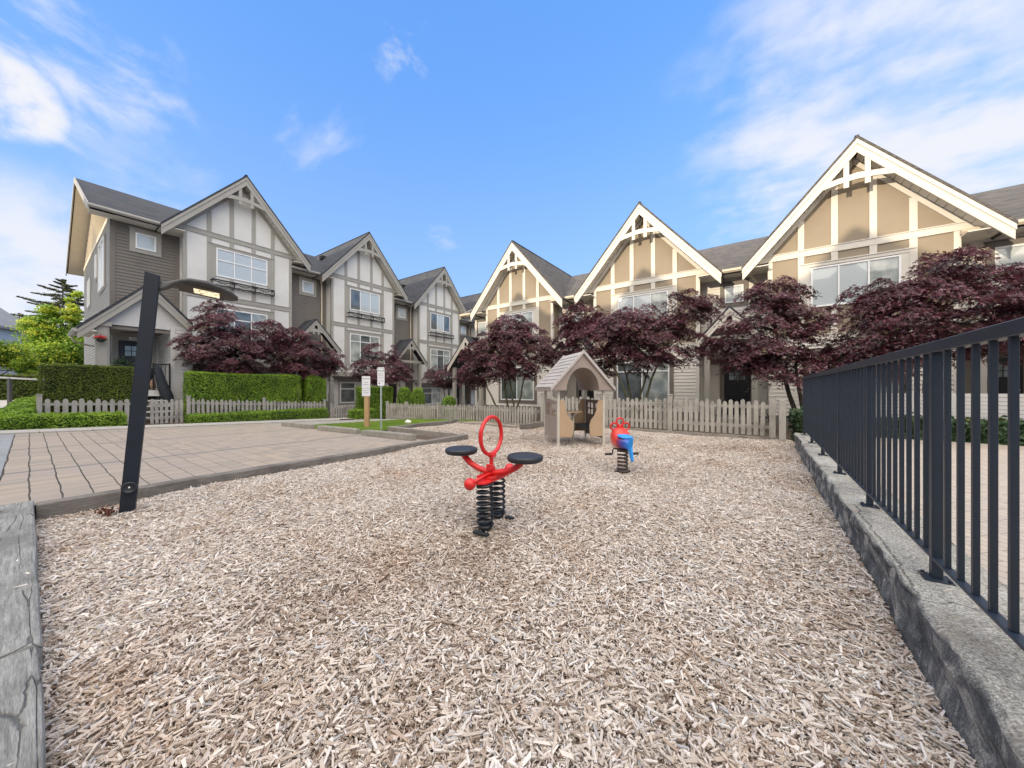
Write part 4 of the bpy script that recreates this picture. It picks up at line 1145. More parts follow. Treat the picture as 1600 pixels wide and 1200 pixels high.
# entrance and porch of the end house (local frame of unit 0)
def end_house():
    root = LEFT[0]; A = AL; zf = 1.13; z0 = -.6
    # lower walls of the recess
    s3 = MB(); lap(s3, -4.27, -2.2, 1.1, zf, 4.0); s3.build('entry_siding', M['siding_grey'], root)
    bl = MB(); bl.box(-4.26, -2.19, 1.12, 2.06, z0, 4.0); bl.build('body_wall', M['siding_grey'], root)
    fl = MB(); fl.box(-4.9, -2.95, -1.2, 1.09, zf - .2, zf); fl.box(-4.8, -3.0, -1.1, 1.0, z0, zf - .5); fl.build('porch_floor', M['concrete_found'], root)
    tri = MB(); tri.box(-4.92, -2.93, -1.24, -1.2, zf - .22, zf - .02); tri.build('porch_trim', M['siding_grey'], root)
    st_ = MB()
    for k in range(5): st_.box(-3.95, -3.0, -1.26 - .27 * (k + 1), -1.26 - .27 * k, zf - .20 * (k + 1) - .05, zf - .20 * (k + 1))
    st_.build('stair_tread', M['siding_grey'], root, .004)
    for x in (-3.97, -2.98):
        ss = MB(); ss.beam((x, -1.26, zf - .12), (x, -2.6, zf - 1.12), .04, .22); ss.build('stair_string', M['taupe_dark'], root)
    # side pier with lap siding
    pi = MB(); pi.box(-2.85, -2.2, -1.08, 1.1, z0, 3.72)
    pi.build('porch_pier', M['siding_grey'], root)
    ps = MB(); lap(ps, -2.85, -2.2, -1.08, z0, 3.72); lap(ps, -1.08, 1.1, -2.85, z0, 3.72, axis='y', sgn=-1)
    ps.box(-2.87, -2.73, -1.11, -.96, z0, 3.72)
    ps.build('pier_siding', M['siding_grey'], root)
    # column
    cm = MB(); cm.box(-4.82, -4.50, -1.15, -.83, z0, 3.55); cm.box(-4.78, -4.54, -1.175, -1.15, zf + .05, 3.35); cm.box(-4.88, -4.44, -1.21, -.77, 3.45, 3.62)
    cm.build('porch_post', M['trim_taupe'], root, .006)
    # gable roof, asymmetric
    pk = 5.27; xc = -3.5; sl = 1.12
    rf = MB()
    rf.prof_y([(xc, pk + .05), (-5.25, pk + .05 - sl * 1.75), (-5.25, pk - .06 - sl * 1.75), (xc, pk - .06)], -1.34, 1.1)
    rf.prof_y([(xc, pk + .05), (-2.24, pk + .05 - sl * 1.26), (-2.24, pk - .06 - sl * 1.26), (xc, pk - .06)], -1.34, .41)
    rf.prof_y([(xc, pk + .05), (-2.24, pk + .05 - sl * 1.26), (-2.24, pk - .06 - sl * 1.26), (xc, pk - .06)], .41, 1.1)
    rf.build('porch_roof', M['roof_dark'], root)
    bt = MB()
    rake(bt, xc, pk - .062, 1.73, 1.24, sl * 1.73, sl * 1.24, .36, -1.3, -1.24); rake(bt, xc, pk - .063, 1.74, 1.25, sl * 1.74, sl * 1.25, .13, -1.322, -1.301)
    bt.build('porch_bargeboard', M['trim_taupe'], root, .004)
    gp = MB(); gp.prism([(-4.75, -1.0, 3.56), (-2.35, -1.0, 3.56), (-2.35, -1.0, pk - .25 - sl * 1.15), (xc, -1.0, pk - .25), (-4.75, -1.0, pk - .25 - sl * 1.25)], (0, .06, 0)); gp.build('porch_gable', M['siding_grey'], root)
    bmx = MB(); bmx.box(-4.7, -2.85, -.93, 1.08, 3.50, 3.555); bmx.box(-4.72, -2.85, -.98, -.86, 3.40, 3.50); bmx.build('porch_ceiling', M['taupe_dark'], root)
    es = MB(); es.box(-5.2, -4.8, -1.28, 1.1, 3.22, 3.26); es.build('porch_soffit', M['soffit_white'], root)
    pg = MB(); pg.prof_y([(-5.24, 3.28), (-5.34, 3.28), (-5.35, 3.22), (-5.30, 3.16), (-5.24, 3.16)], -1.33, 1.1); pg.build('porch_gutter', M['gutter_grey'], root)
    dsp = MB(); dsp.tube([(-5.29, .8, 3.18), (-5.2, .9, 3.0), (-4.95, 1.02, 2.9), (-4.36, 1.04, 2.8), (-4.33, 1.04, 0.0)], .035, 8); dsp.build('downspout', M['soffit_cream'], root)
    # door
    xd = -3.6; yd = 1.07
    do = MB(); do.box(xd - .455, xd + .455, yd - .03, yd, zf + .02, zf + 2.05)
    for a, b_ in ((-.36, -.03), (.03, .36)): do.box(xd + a, xd + b_, yd - .046, yd - .03, zf + .15, zf + .68); do.box(xd + a, xd + b_, yd - .046, yd - .03, zf + .78, zf + 1.28)
    dd_ = do.build('door', M['door_black'], root, .004)
    dg = MB()
    for i in range(3):
        for j in range(2): dg.box(xd - .28 + i * .195, xd - .11 + i * .195, yd - .044, yd - .03, zf + 1.42 + j * .22, zf + 1.61 + j * .22)
    dg.build('door_glass', M['glass_curtain'], dd_)
    df = MB()
    for s_ in (-1, 1):
        a, b_ = sorted((xd + s_ * .46, xd + s_ * .62)); df.box(a, b_, yd - .035, yd + .01, zf, zf + 2.25)
    df.box(xd - .46, xd + .46, yd - .035, yd + .01, zf + 2.07, zf + 2.25); df.box(xd - .66, xd + .66, yd - .055, yd, zf + 2.252, zf + 2.29)
    df.build('door_frame', M['trim_taupe'], root, .003)
    plq = MB(); plq.box(xd - .17, xd + .17, yd - .05, yd - .036, zf + 2.09, zf + 2.22); pq = plq.build('house_number', M['sign_white'], root)
    text('113', .12, M['ink'], pq, (xd, yd - .052, zf + 2.155), (PI / 2, 0, 0), .004)
    # porch railing
    rl = MB(); rl.box(-3.0 - .4, -2.9, -1.22, -1.18, zf + .98, zf + 1.02); rl.box(-3.4, -2.9, -1.22, -1.18, zf + .08, zf + .11)
    for x in (-3.4, -2.94): rl.box(x, x + .045, -1.225, -1.175, zf, zf + 1.05)
    for x in (-3.27, -3.16, -3.05): rl.box(x, x + .015, -1.207, -1.193, zf + .1, zf + .99)
    rl.build('porch_railing', M['black_metal'], root)
    # end wall windows (facing local -x)
    for (ya, yb, za, zb_, nm) in ((2.6, 4.5, A - 6.0, A - 3.85, 0), (5.4, 6.0, A - 5.1, A - 4.0, 0), (8.6, 9.8, A - 6.0, A - 4.6, 0), (1.5, 2.7, zf + .2, zf + 2.3, 1)):
        fr = MB(); x = -4.293; f = .06
        fr.box(x - .06, x, ya, ya + f, za, zb_); fr.box(x - .06, x, yb - f, yb, za, zb_); fr.box(x - .06, x, ya + f, yb - f, za, za + f); fr.box(x - .06, x, ya + f, yb - f, zb_ - f, zb_)
        fr.box(x - .055, x, (ya + yb) / 2 - .025, (ya + yb) / 2 + .025, za + f, zb_ - f)
        wf = fr.build('window', M['white_vinyl'], root)
        pn = MB(); pn.box(x - .035, x - .018, ya + .03, yb - .03, za + .03, zb_ - .03); pn.build('pane', M['glass_blind'], wf)
        tt = MB(); tt.box(x - .03, x, ya - .1, ya, za - .1, zb_ + .1); tt.box(x - .03, x, yb, yb + .1, za - .1, zb_ + .1); tt.box(x - .03, x, ya, yb, za - .1, za); tt.box(x - .03, x, ya, yb, zb_, zb_ + .1)
        tt.build('window_trim', M['trim_taupe'], wf)

def text(s_, size, mat, parent, loc, rot, ext=0.001, align='CENTER'):
    cu = bpy.data.curves.new('lettering', 'FONT'); cu.body = s_; cu.size = size; cu.extrude = ext / 2
    cu.align_x = align; cu.align_y = 'CENTER'
    o = bpy.data.objects.new('lettering', cu); cu.materials.append(mat); C.objects.link(o)
    bpy.context.view_layer.update()
    me = bpy.data.meshes.new_from_object(o); bpy.data.objects.remove(o); bpy.data.curves.remove(cu)
    o = bpy.data.objects.new('lettering', me); C.objects.link(o)
    o.parent = parent; o.location = loc; o.rotation_euler = rot
    return o
end_house()

# row of houses across the lane behind the photographer: shades the playground, mirrored in the windows
def back_row():
    root = thing('townhouse_terrace', 'long terrace of gabled townhouses across the lane, opposite the playground', 'terrace', (0, -13.5, 0))
    A = 13.2
    wl = MB(); wl.box(-38, 34, -11, -.6, -.6, A - 3.4); wl.build('wall', M['stucco_white'], root)
    rf = MB(); rf.prof_x([(.1, A - 3.4), (-6, A), (-12, A - 3.4)], -38.6, 34.6)
    gb = MB()
    for i in range(11):
        x = -32.46 + i * 6.6
        rf.prof_y([(x - 3.0, A - 3.45), (x, A + .05), (x + 3.0, A - 3.45)], -6, .0)
        gb.prof_y([(x - 2.2, 0), (x + 2.2, 0), (x + 2.2, A - 3.4), (x, A - .6), (x - 2.2, A - 3.4)], -.8, -.25)
    rf.build('roof', M['roof_dark'], root); gb.build('gable_wall', M['stucco_white'], root)
    for i in range(11):
        x = -32.46 + i * 6.6
        for (za, zb_) in ((A - 5.1, A - 3.8), (A - 8.4, A - 6.6), (.6, 2.2)):
            fr = MB(); fr.box(x - 1.1, x + 1.1, -.25, -.2, za, zb_); wf = fr.build('window', M['white_vinyl'], root)
            pn = MB()
            for k in range(3): pn.box(x - 1.03 + k * .7, x - .37 + k * .7, -.2, -.18, za + .07, zb_ - .07)
            pn.build('pane', M['glass_dark'], wf)
back_row()
def loft(mb, secs, n=16, pw=1.0):
    """secs: (centre xyz, u axis*ru, v axis*rv)"""
    vs = []
    for (c, ua, va) in secs:
        c = Vector(c); ua = Vector(ua); va = Vector(va)
        for k in range(n):
            q = 2 * PI * k / n; cq, sq = math.cos(q), math.sin(q)
            f = lambda t: math.copysign(abs(t) ** pw, t)
            vs.append(c + ua * f(cq) + va * f(sq))
    m = len(secs); fs = [tuple(range(n - 1, -1, -1)), tuple((m - 1) * n + k for k in range(n))]
    fs += [(i * n + k, i * n + (k + 1) % n, (i + 1) * n + (k + 1) % n, (i + 1) * n + k) for i in range(m - 1) for k in range(n)]
    mb.add(vs, fs, True); return mb

def torus(mb, c, ua, va, R_, r, n=40, m=10):
    c = Vector(c); ua = Vector(ua).normalized(); va = Vector(va).normalized()
    mb.tube([c + ua * R_ * math.cos(2 * PI * k / n) + va * R_ * math.sin(2 * PI * k / n) for k in range(n)], r, m, False, True); return mb

# ------------------------------------------------------------------ leaning lamp
M['lamp_dark'] = paint('lamp_dark', (0.07, 0.07, 0.068), 0.55, 0.1, 5, bstr=0.05)
def lamp():
    vx = math.atan2(0.994, 0.111) - R(7)            # local +x points along the arm
    root = thing('lamp_post', 'leaning black square lamp post with a lit flat head', 'lamp post', (-5.02, 0.555, -0.04), vx)
    H = 2.39; LN = 0.175
    mb = MB(); w_ = 0.053; d = 0.045
    mb.add([(-w_, -d, 0), (w_, -d, 0), (w_, d, 0), (-w_, d, 0), (-w_ + LN, -d, H + .015), (w_ + LN, -d, H - .01), (w_ + LN, d, H - .01), (-w_ + LN, d, H + .015)],
           [(0, 3, 2, 1), (4, 5, 6, 7), (0, 1, 5, 4), (1, 2, 6, 5), (2, 3, 7, 6), (3, 0, 4, 7)])
    mb.build('post', M['lamp_post'], root, 0.006, 2)
    kb = MB(); cx = LN * .29 / H
    kb.lathe([(0.044, 0.0), (0.056, -.008), (0.056, -.022), (0.046, -.028), (0.040, -.018), (0.012, -.018)], (cx, -d, .27), 28, 'y')
    ko = kb.build('base_cover', M['black_plastic'], root)
    bl = MB(); bl.lathe([(0.0125, 0), (0.0125, -.008), (0.007, -.012)], (cx, -d - .0175, .27), 12, 'y'); bl.build('bolt', M['chrome'], ko)
    hz_ = H - .105; x0 = LN + w_; RL = R(-16)
    cr_, sr_ = math.cos(RL), math.sin(RL)
    def sec(x, z, rw, rh, yo=0): return ((x0 + x, yo, hz_ + z), (0, rw * cr_, rw * sr_), (0, -rh * sr_, rh * cr_))
    hd = MB()
    loft(hd, [sec(-.01, -.005, .032, .052), sec(.02, 0, .030, .048), sec(.05, .012, .032, .040), sec(.09, .035, .045, .030), sec(.15, .048, .085, .028), sec(.22, .05, .125, .034),
              sec(.36, .036, .15, .038), sec(.47, .012, .135, .032), sec(.56, -.012, .10, .022), sec(.62, -.03, .045, .010)], 24, .7)
    ho = hd.build('lamp_head', M['lamp_dark'], root)
    def PT(x, w, z): return (x0 + x, w * cr_ - z * sr_, hz_ + w * sr_ + z * cr_)
    ln = MB(); ln.add([PT(.13, -.085, .014), PT(.50, -.105, -.030), PT(.50, .105, -.030), PT(.13, .085, .014), PT(.13, -.085, .03), PT(.50, -.105, -.01), PT(.50, .105, -.01), PT(.13, .085, .03)],
           [(0, 3, 2, 1), (4, 5, 6, 7), (0, 1, 5, 4), (1, 2, 6, 5), (2, 3, 7, 6), (3, 0, 4, 7)]); ln.build('lamp_rim', M['lamp_rim'], ho, .006)
    l2 = MB(); l2.add([PT(.25, -.05, -.003), PT(.46, -.055, -.029), PT(.46, .055, -.029), PT(.25, .05, -.003), PT(.25, -.05, .006), PT(.46, -.055, -.02), PT(.46, .055, -.02), PT(.25, .05, .006)],
           [(0, 3, 2, 1), (4, 5, 6, 7), (0, 1, 5, 4), (1, 2, 6, 5), (2, 3, 7, 6), (3, 0, 4, 7)]); l2.build('lens', M['lamp_lens'], ho)
M['lamp_rim'] = paint('lamp_rim', (0.055, 0.04, 0.028), 0.5, 0.1, 5, bstr=0)
M['lamp_post'] = paint('lamp_post', (0.010, 0.015, 0.024), 0.5, 0.15, 6, 200, 0.08, spec=0.4)
def lens_mat():
    m, gg, b, o = base_mat('lamp_lens', 0.2)
    v = gg.voro(o, 38, out='Distance')
    c = gg.ramp(v, [(0.0, (1.0, 0.96, 0.82)), (0.45, (0.75, 0.64, 0.40)), (0.9, (0.30, 0.23, 0.12))])
    gg.lk(c, b.inputs['Base Color']); gg.lk(c, b.inputs['Emission Color'])
    b.inputs['Emission Strength'].default_value = 0.7
    return m
M['lamp_lens'] = lens_mat()
lamp()

# ------------------------------------------------------------------ spring seesaw
def helix(mb, cx, cy, z0, z1, r, wire, turns):
    n = int(turns * 22); pts = []
    for i in range(n + 1):
        q = 2 * PI * turns * i / n; t = i / n
        pts.append((cx + r * math.cos(q), cy + r * math.sin(q), z0 + (z1 - z0) * (t if 0.06 < t < 0.94 else t)))
    mb.tube(pts, wire, 8); return mb

def seesaw():
    root = thing('spring_seesaw', 'red two seat spring seesaw with a tall ring handle and black round seats', 'spring seesaw', (-1.945, 2.42, 0), R(5))
    for s_ in (-1, 1):
        mb = MB(); helix(mb, -s_ * .028, s_ * .142, 0.02, .378, .066, .0122, 7.2); sp_ = mb.build('spring', M['spring_black'], root)
        cp = MB(); cp.lathe([(.03, -.02), (.058, -.018), (.058, .02), (.03, .024)], (-s_ * .028, s_ * .142, .0), 20); cp.lathe([(.05, .35), (.052, .372), (.03, .378)], (-s_ * .028, s_ * .142, 0), 20); cp.build('spring_clamp', M['spring_black'], sp_)
    bs = MB(); bs.box(.0, .15, -.285, -.25, -.012, .008)
    bs.build('base_bar', M['spring_black'], root, .003)
    bs = MB(); bs.box(.07, .15, .12, .16, -.012, .010); bs.build('base_bar', M['spring_black'], root, .003)
    pl = MB(); pts = []
    for k in range(24):
        q = 2 * PI * k / 24; pts.append((.082 * math.cos(q), (.15 if math.sin(q) > 0 else -.15) + .082 * math.sin(q), .378))
    pl.prism(pts, (0, 0, .020)); pl.box(-.06, .06, -.10, .10, .398, .412); pl.box(-.075, -.06, -.12, .12, .3985, .425); pl.box(.06, .075, -.12, .12, .3985, .425)
    pl.build('top_plate', M['red_plastic'], root, .004, 2)
    fm = MB(); arc = []
    for k in range(25):
        t = -1 + 2 * k / 24; arc.append((.33 * math.sin(t * 1.25) / math.sin(1.25), 0, .438 + .150 * (1 - math.cos(t * 1.25)) / (1 - math.cos(1.25))))
    fm.tube(arc, .0275, 14); fm.build('cross_beam', M['red_plastic'], root)
    for s_ in (-1, 1):
        st = MB(); st.lathe([(.06, .573), (.138, .575), (.150, .584), (.154, .598), (.154, .612), (.149, .622), (.135, .628), (.05, .631)], (s_ * .345, 0, 0), 40); so_ = st.build('seat', M['black_plastic'], root)
        f_ = MB(); f_.box(s_ * .32 - .05, s_ * .32 + .05, -.04, .04, .562, .5725); f_.build('seat_bracket', M['red_plastic'], so_)
    br = MB(); br.tube([(0, -.30, .405), (0, -.1, .428), (0, .1, .428), (0, .30, .405)], .013, 12); bo = br.build('foot_bar', M['red_plastic'], root)
    for (y, r_) in ((-.32, .050), (.32, .048)):
        b_ = MB(); b_.ball((0, y, .405), r_, 20, 12); b_.build('foot_ball', M['red_plastic'], bo)
    sm = MB(); sm.box(-.016, .016, -.014, .014, .455, .60); sm.box(-.03, .03, -.045, .02, .46, .495); sm.box(-.03, .03, -.045, -.02, .495, .515); sm.box(-.026, .026, -.02, .045, .572, .604); sm.box(-.026, .026, .02, .045, .604, .615)
    sm.build('stem', M['red_plastic'], root, .004)
    rg = MB(); torus(rg, (0, 0, .768), (0, 1, 0), (0, 0, 1), .168, .0185, 56, 12); rg.build('ring_handle', M['red_plastic'], root)
seesaw()

# ------------------------------------------------------------------ fish spring rider
def fish_mat():
    m, gg, b, o = base_mat('fish_plastic', 0.38, 0.5)
    x, y, z = gg.sep(o)
    t = gg.math('ADD', y, gg.math('MULTIPLY', gg.noise(o, 14, 3, .5), 0.05))
    c = gg.ramp(gg.math('ADD', gg.math('MULTIPLY', t, 1.0), 0.5), [(0.10, (0.02, 0.28, 0.78)), (0.29, (0.02, 0.24, 0.74)), (0.36, (0.05, 0.06, 0.35)), (0.44, (0.24, 0.02, 0.07)), (0.50, (0.72, 0.045, 0.025)), (0.75, (0.74, 0.06, 0.035))])
    gg.lk(c, b.inputs['Base Color']); b.inputs['Coat Weight'].default_value = 0.25
    return m
M['fish_plastic'] = fish_mat()
def rider():
    root = thing('spring_rider', 'red and blue fish shaped spring rider with three ring handles', 'spring rider', (-1.545, 4.92, 0), R(40))
    mb = MB(); helix(mb, 0, 0, .015, .30, .066, .0135, 5.6); sp_ = mb.build('spring', M['spring_brown'], root)
    cp = MB(); cp.lathe([(.06, -.02), (.082, -.01), (.082, .03), (.05, .035)], (0, 0, 0), 20); cp.lathe([(.04, .285), (.078, .29), (.078, .325), (.04, .33)], (0, 0, 0), 20); cp.build('spring_clamp', M['spring_brown'], sp_)
    bd = MB()
    S = [(-.235, .40, .012, .05), (-.20, .405, .035, .06), (-.15, .425, .085, .075), (-.09, .42, .115, .085), (-.03, .43, .125, .10), (.05, .465, .13, .145), (.12, .475, .128, .16), (.19, .46, .11, .145), (.25, .435, .08, .105), (.285, .415, .03, .05)]
    loft(bd, [((0, y, z), (rx, 0, 0), (0, 0, rz_)) for (y, z, rx, rz_) in S], 22, .85)
    bd.build('body', M['fish_plastic'], root)
    st = MB(); loft(st, [((0, -.16, .50), (.06, 0, 0), (0, 0, .010)), ((0, -.12, .512), (.095, 0, 0), (0, 0, .018)), ((0, -.04, .515), (.10, 0, 0), (0, 0, .018)), ((0, .0, .535), (.075, 0, 0), (0, 0, .012))], 16); st.build('seat', M['fish_blue'], root)
    tl = MB(); tl.prism([(-.016, -.20, .42), (-.016, -.26, .52), (-.016, -.31, .545), (-.016, -.325, .53), (-.016, -.315, .46), (-.016, -.30, .40), (-.016, -.325, .30), (-.016, -.34, .22), (-.016, -.31, .20), (-.016, -.26, .27), (-.016, -.20, .37)], (.032, 0, 0)); tl.build('tail', M['fish_blue'], root, .01, 2)
    hd = MB()
    for (x, z) in ((-.088, .635), (0, .705), (.088, .635)): torus(hd, (x, .10, z), (1, 0, 0), (0, 0, 1), .052, .0135, 24, 8)
    hd.tube([(0, .10, .60), (0, .10, .655)], .02, 8); hd.build('handle', M['red_plastic'], root)
    for s_ in (-1, 1):
        fp = MB(); fp.tube([(s_ * .05, .02, .315), (s_ * .12, .03, .335), (s_ * .135, .03, .30), (s_ * .14, .03, .25), (s_ * .24, .03, .25)], .012, 8); fp.tube([(s_ * .155, .03, .25), (s_ * .245, .03, .25)], .019, 8); fp.build('foot_peg', M['spring_brown'], root)
    bs = MB(); bs.box(-.11, .11, -.02, .02, -.02, .012); bs.build('base_plate', M['spring_brown'], root)
M['fish_blue'] = paint('fish_blue', (0.02, 0.30, 0.78), 0.4, 0.12, 9, bstr=0.03, dirt=0.1)
rider()

# ------------------------------------------------------------------ playhouse
def playhouse():
    root = thing('playhouse', 'small open brown and tan playhouse with a pale tiled roof', 'playhouse', (-3.3, 7.0, 0), R(46.2))
    for (x, y) in ((-.5, -.465), (.5, -.465), (-.5, .465), (.5, .465)):
        p = MB(); p.box(x - .026, x + .026, y - .026, y + .026, -.06, 1.165); p.build('post', M['play_cream'], root, .008, 2)
    ap, ev, hw, dy_ = 1.93, 1.19, .67, .60
    sl = (ap - ev) / hw
    # gable ends with arch opening
    def gable(y0, y1):
        g_ = MB(); n = 20; ar, az, ah = .355, 1.15, .47
        arc = [(ar * math.cos(PI - PI * k / n), az + ah * math.sin(PI - PI * k / n)) for k in range(n + 1)]
        def outer(k):
            q = PI - PI * k / n; x = math.cos(q); s = math.sin(q)
            # outline point on the triangle in the same direction
            if k == 0: return (-hw + .02, az)
            if k == n: return (hw - .02, az)
            t = min(1e9, *( [(ap - az) / (s + sl * abs(x))] )); X = x * t; Z = az + s * t
            if abs(X) > hw - .02: X = math.copysign(hw - .02, X); Z = max(az, ap - sl * (hw - .02))
            return (X, Z)
        for k in range(n):
            a, b_ = arc[k], arc[k + 1]; c_, d_ = outer(k + 1), outer(k)
            g_.prism([(a[0], y0, a[1]), (b_[0], y0, b_[1]), (c_[0], y0, c_[1]), (d_[0], y0, d_[1])], (0, y1 - y0, 0))
        return g_
    gable(-dy_ + .03, -dy_ + .075).build('gable_panel', M['play_mauve'], root)
    gable(dy_ - .075, dy_ - .03).build('gable_panel', M['play_mauve'], root)
    va = MB(); n = 20
    for k in range(n):
        q0, q1 = PI - PI * k / n, PI - PI * (k + 1) / n
        for rr_ in (0,):
            pts = [(.355 * math.cos(q0), -dy_ + .076, 1.15 + .47 * math.sin(q0)), (.355 * math.cos(q1), -dy_ + .076, 1.15 + .47 * math.sin(q1)), (.365 * math.cos(q1), -dy_ + .076, 1.15 + .482 * math.sin(q1)), (.365 * math.cos(q0), -dy_ + .076, 1.15 + .482 * math.sin(q0))]
            va.prism(pts, (0, 2 * dy_ - .152, 0))
    va.build('vault', M['play_mauve'], root)
    rf = MB()
    for s_ in (-1, 1):
        rf.prof_y([(0, ap + .03), (s_ * (hw + .02), ap + .03 - sl * (hw + .02)), (s_ * (hw + .02), ap - .035 - sl * (hw + .02)), (0, ap - .035)], -dy_, dy_)
        rf.box(min(s_ * (hw - .06), s_ * hw), max(s_ * (hw - .06), s_ * hw), -dy_ + .031, dy_ - .031, 1.135, 1.175)
        rf.box(min(s_ * .42, s_ * hw), max(s_ * .42, s_ * hw), -dy_ + .08, dy_ - .08, 1.150, 1.165)
    ro = rf.build('roof', M['play_mauve'], root, .008, 2)
    tl = MB(); rr = random.Random(4)
    L = math.hypot(hw, ap - ev); ux, uz = hw / L, -(ap - ev) / L; nx, nz = -uz, ux
    for s_ in (-1, 1):
        for i in range(9):
            t0 = .02 + i * (L - .02) / 9; t1 = t0 + (L - .02) / 9 + .012
            off = (i % 2) * .06
            y = -dy_ + .02 - off
            while y < dy_ - .02:
                ya = max(y, -dy_ + .015); yb = min(y + .118, dy_ - .015)
                if yb - ya > .015:
                    q = rr.uniform(-.002, .002)
                    def P(t, h, yy): return (s_ * (ux * t + nx * h), yy, ap + .03 + uz * t + nz * h)
                    tl.add([P(t0, .002, ya), P(t1, .016 + q, ya), P(t1, .016 + q, yb), P(t0, .002, yb), P(t0, -.004, ya), P(t1, -.002, ya), P(t1, -.002, yb), P(t0, -.004, yb)],
                           [(0, 1, 2, 3), (4, 7, 6, 5), (0, 4, 5, 1), (1, 5, 6, 2), (2, 6, 7, 3), (3, 7, 4, 0)])
                y += .124
    tl.build('roof_tiles', M['play_grey'], ro)
    er = MB()
    for s_ in (-1, 1): rake(er, 0, ap + .06, hw + .035, hw + .035, sl * (hw + .035), sl * (hw + .035), .085, s_ * dy_ - .018, s_ * dy_ + .018)
    er.build('roof_rim', M['play_grey'], ro, .008, 2)
    # side panels with two cross windows
    for s_ in (-1, 1):
        x = s_ * .505; p = MB(); t_ = .012
        ys = [-.44, -.35, -.05, .05, .35, .44]; zs = (.13, .60, .86, .93)
        p.box(x - t_, x + t_, ys[0], ys[5], zs[0], zs[1]); p.box(x - t_, x + t_, ys[0], ys[5], zs[2], zs[3])
        for (a, b_) in ((0, 1), (2, 3), (4, 5)): p.box(x - t_, x + t_, ys[a], ys[b_], zs[1], zs[2])
        for (a, b_) in ((1, 2), (3, 4)):
            m_ = (ys[a] + ys[b_]) / 2; p.box(x - t_ * .7, x + t_ * .7, m_ - .018, m_ + .018, zs[1], zs[2]); p.box(x - t_ * .7, x + t_ * .7, ys[a], ys[b_], .715, .745)
        p.build('side_panel', M['play_brown'] if s_ > 0 else M['play_mauve'], root)
    prof = [(-.475, .18), (-.21, .18), (-.185, .24), (-.18, .42), (-.21, .52), (-.29, .62), (-.335, .72), (-.35, .84), (-.37, .92), (-.40, .94), (-.475, .94)]
    for y in (-.485, .475):
        for s_ in (-1, 1):
            q = MB(); q.prof_y([(s_ * a, b_) for a, b_ in prof], y, y + .018); q.build('front_panel' if y < 0 else 'back_panel', M['play_tan'], root, .003)
    tb = MB(); pts = [(-.47, -.30, .665)] + [(-.03 + .19 * math.cos(a), -.08 + .22 * math.sin(a), .665) for a in [(-PI / 2) + PI * k / 12 for k in range(13)]] + [(-.47, .14, .665)]
    tb.prism(pts, (0, 0, .022)); to = tb.build('table', M['play_tan'], root, .004)
    tp = MB(); tp.tube([(-.04, -.1, -.05), (-.04, -.1, .664)], .026, 12); tp.build('table_leg', M['play_cream'], to)
    bn = MB(); bn.box(.22, .48, -.42, .42, .345, .37); bn.box(.22, .245, -.42, .42, .29, .344); bn.build('bench', M['black_plastic'], root, .004)
    b2 = MB(); b2.box(-.46, .2, .32, .45, .345, .37); b2.build('bench', M['black_plastic'], root, .004)
playhouse()

# ------------------------------------------------------------------ signs
def signs():
    x, y = -9.9, 6.1; z = gz(x, y)
    r1 = thing('parking_sign', 'white parking notice on a thick orange brown wooden post', 'sign', (x, y, z), TH)
    p = MB(); p.box(-.068, .068, -.03, .09, -.2, 1.60); p.build('post', M['cedar_post'], r1, .006)
    b_ = MB(); b_.box(-.13, .13, -.042, -.034, 1.0 - .02, 1.0 + .60); bo = b_.build('sign_board', M['sign_white'], r1, .001)
    for (s_, zz, h) in (('NOTICE', 1.52, .062), ('VISITOR', 1.405, .040), ('PARKING', 1.335, .040), ('UNAUTHORIZED', 1.225, .030), ('VEHICLES WILL', 1.155, .030), ('BE TOWED', 1.085, .030)):
        text(s_, h, M['ink'], bo, (0, -.0445, zz), (PI / 2, 0, 0))
    x, y = -8.60, 5.74; z = gz(x, y)
    r2 = thing('parking_sign', 'tall narrow green and white parking sign on a thin grey metal pole', 'sign', (x, y, z), TH + R(12))
    p = MB(); p.box(-.022, .022, -.012, .012, -.2, 1.72); p.build('pole', M['galvanised'], r2, .003)
    b_ = MB(); w_ = .095; z0, z1 = 1.26, 1.78; c_ = .02
    b_.prism([(-w_ + c_, -.02, z0), (w_ - c_, -.02, z0), (w_, -.02, z0 + c_), (w_, -.02, z1 - c_), (w_ - c_, -.02, z1), (-w_ + c_, -.02, z1), (-w_, -.02, z1 - c_), (-w_, -.02, z0 + c_)], (0, .005, 0))
    bo = b_.build('sign_board', M['sign_white'], r2)
    e = MB()
    e.box(-.082, .082, -.0215, -.0203, z1 - .03, z1 - .022); e.box(-.082, -.075, -.0215, -.0203, z1 - .13, z1 - .0305); e.box(.075, .082, -.0215, -.0203, z1 - .13, z1 - .0305); e.box(-.0745, .0745, -.0215, -.0203, z1 - .095, z1 - .085)
    e.build('green_emblem', M['sign_green'], bo)
    for (s_, zz, h) in (('PARKING', z1 - .115, .028), ('RESERVED', z1 - .185, .030), ('FOR VISITORS', z1 - .235, .022), ('PERMIT ONLY', z1 - .285, .024), ('AT ALL TIMES', z1 - .325, .018), ('TOW ZONE', z1 - .385, .030)):
        text(s_, h, M['sign_green'] if s_ == 'PARKING' else M['ink'], bo, (0, -.0215, zz), (PI / 2, 0, 0))
    e = MB(); e.box(-.06, -.03, -.0215, -.0203, z1 - .475, z1 - .44); e.box(-.052, -.04, -.0215, -.0203, z1 - .4395, z1 - .43); e.build('symbol', M['ink'], bo)
signs()
rk = MB(); rk.ball((0, 0, .05), (.13, .09, .08), 12, 8)
for i, v in enumerate(rk.v):
    k = 1 + .12 * math.sin(v[0] * 60 + v[2] * 35) ; rk.v[i] = (v[0] * k, v[1] * k, v[2] * k)
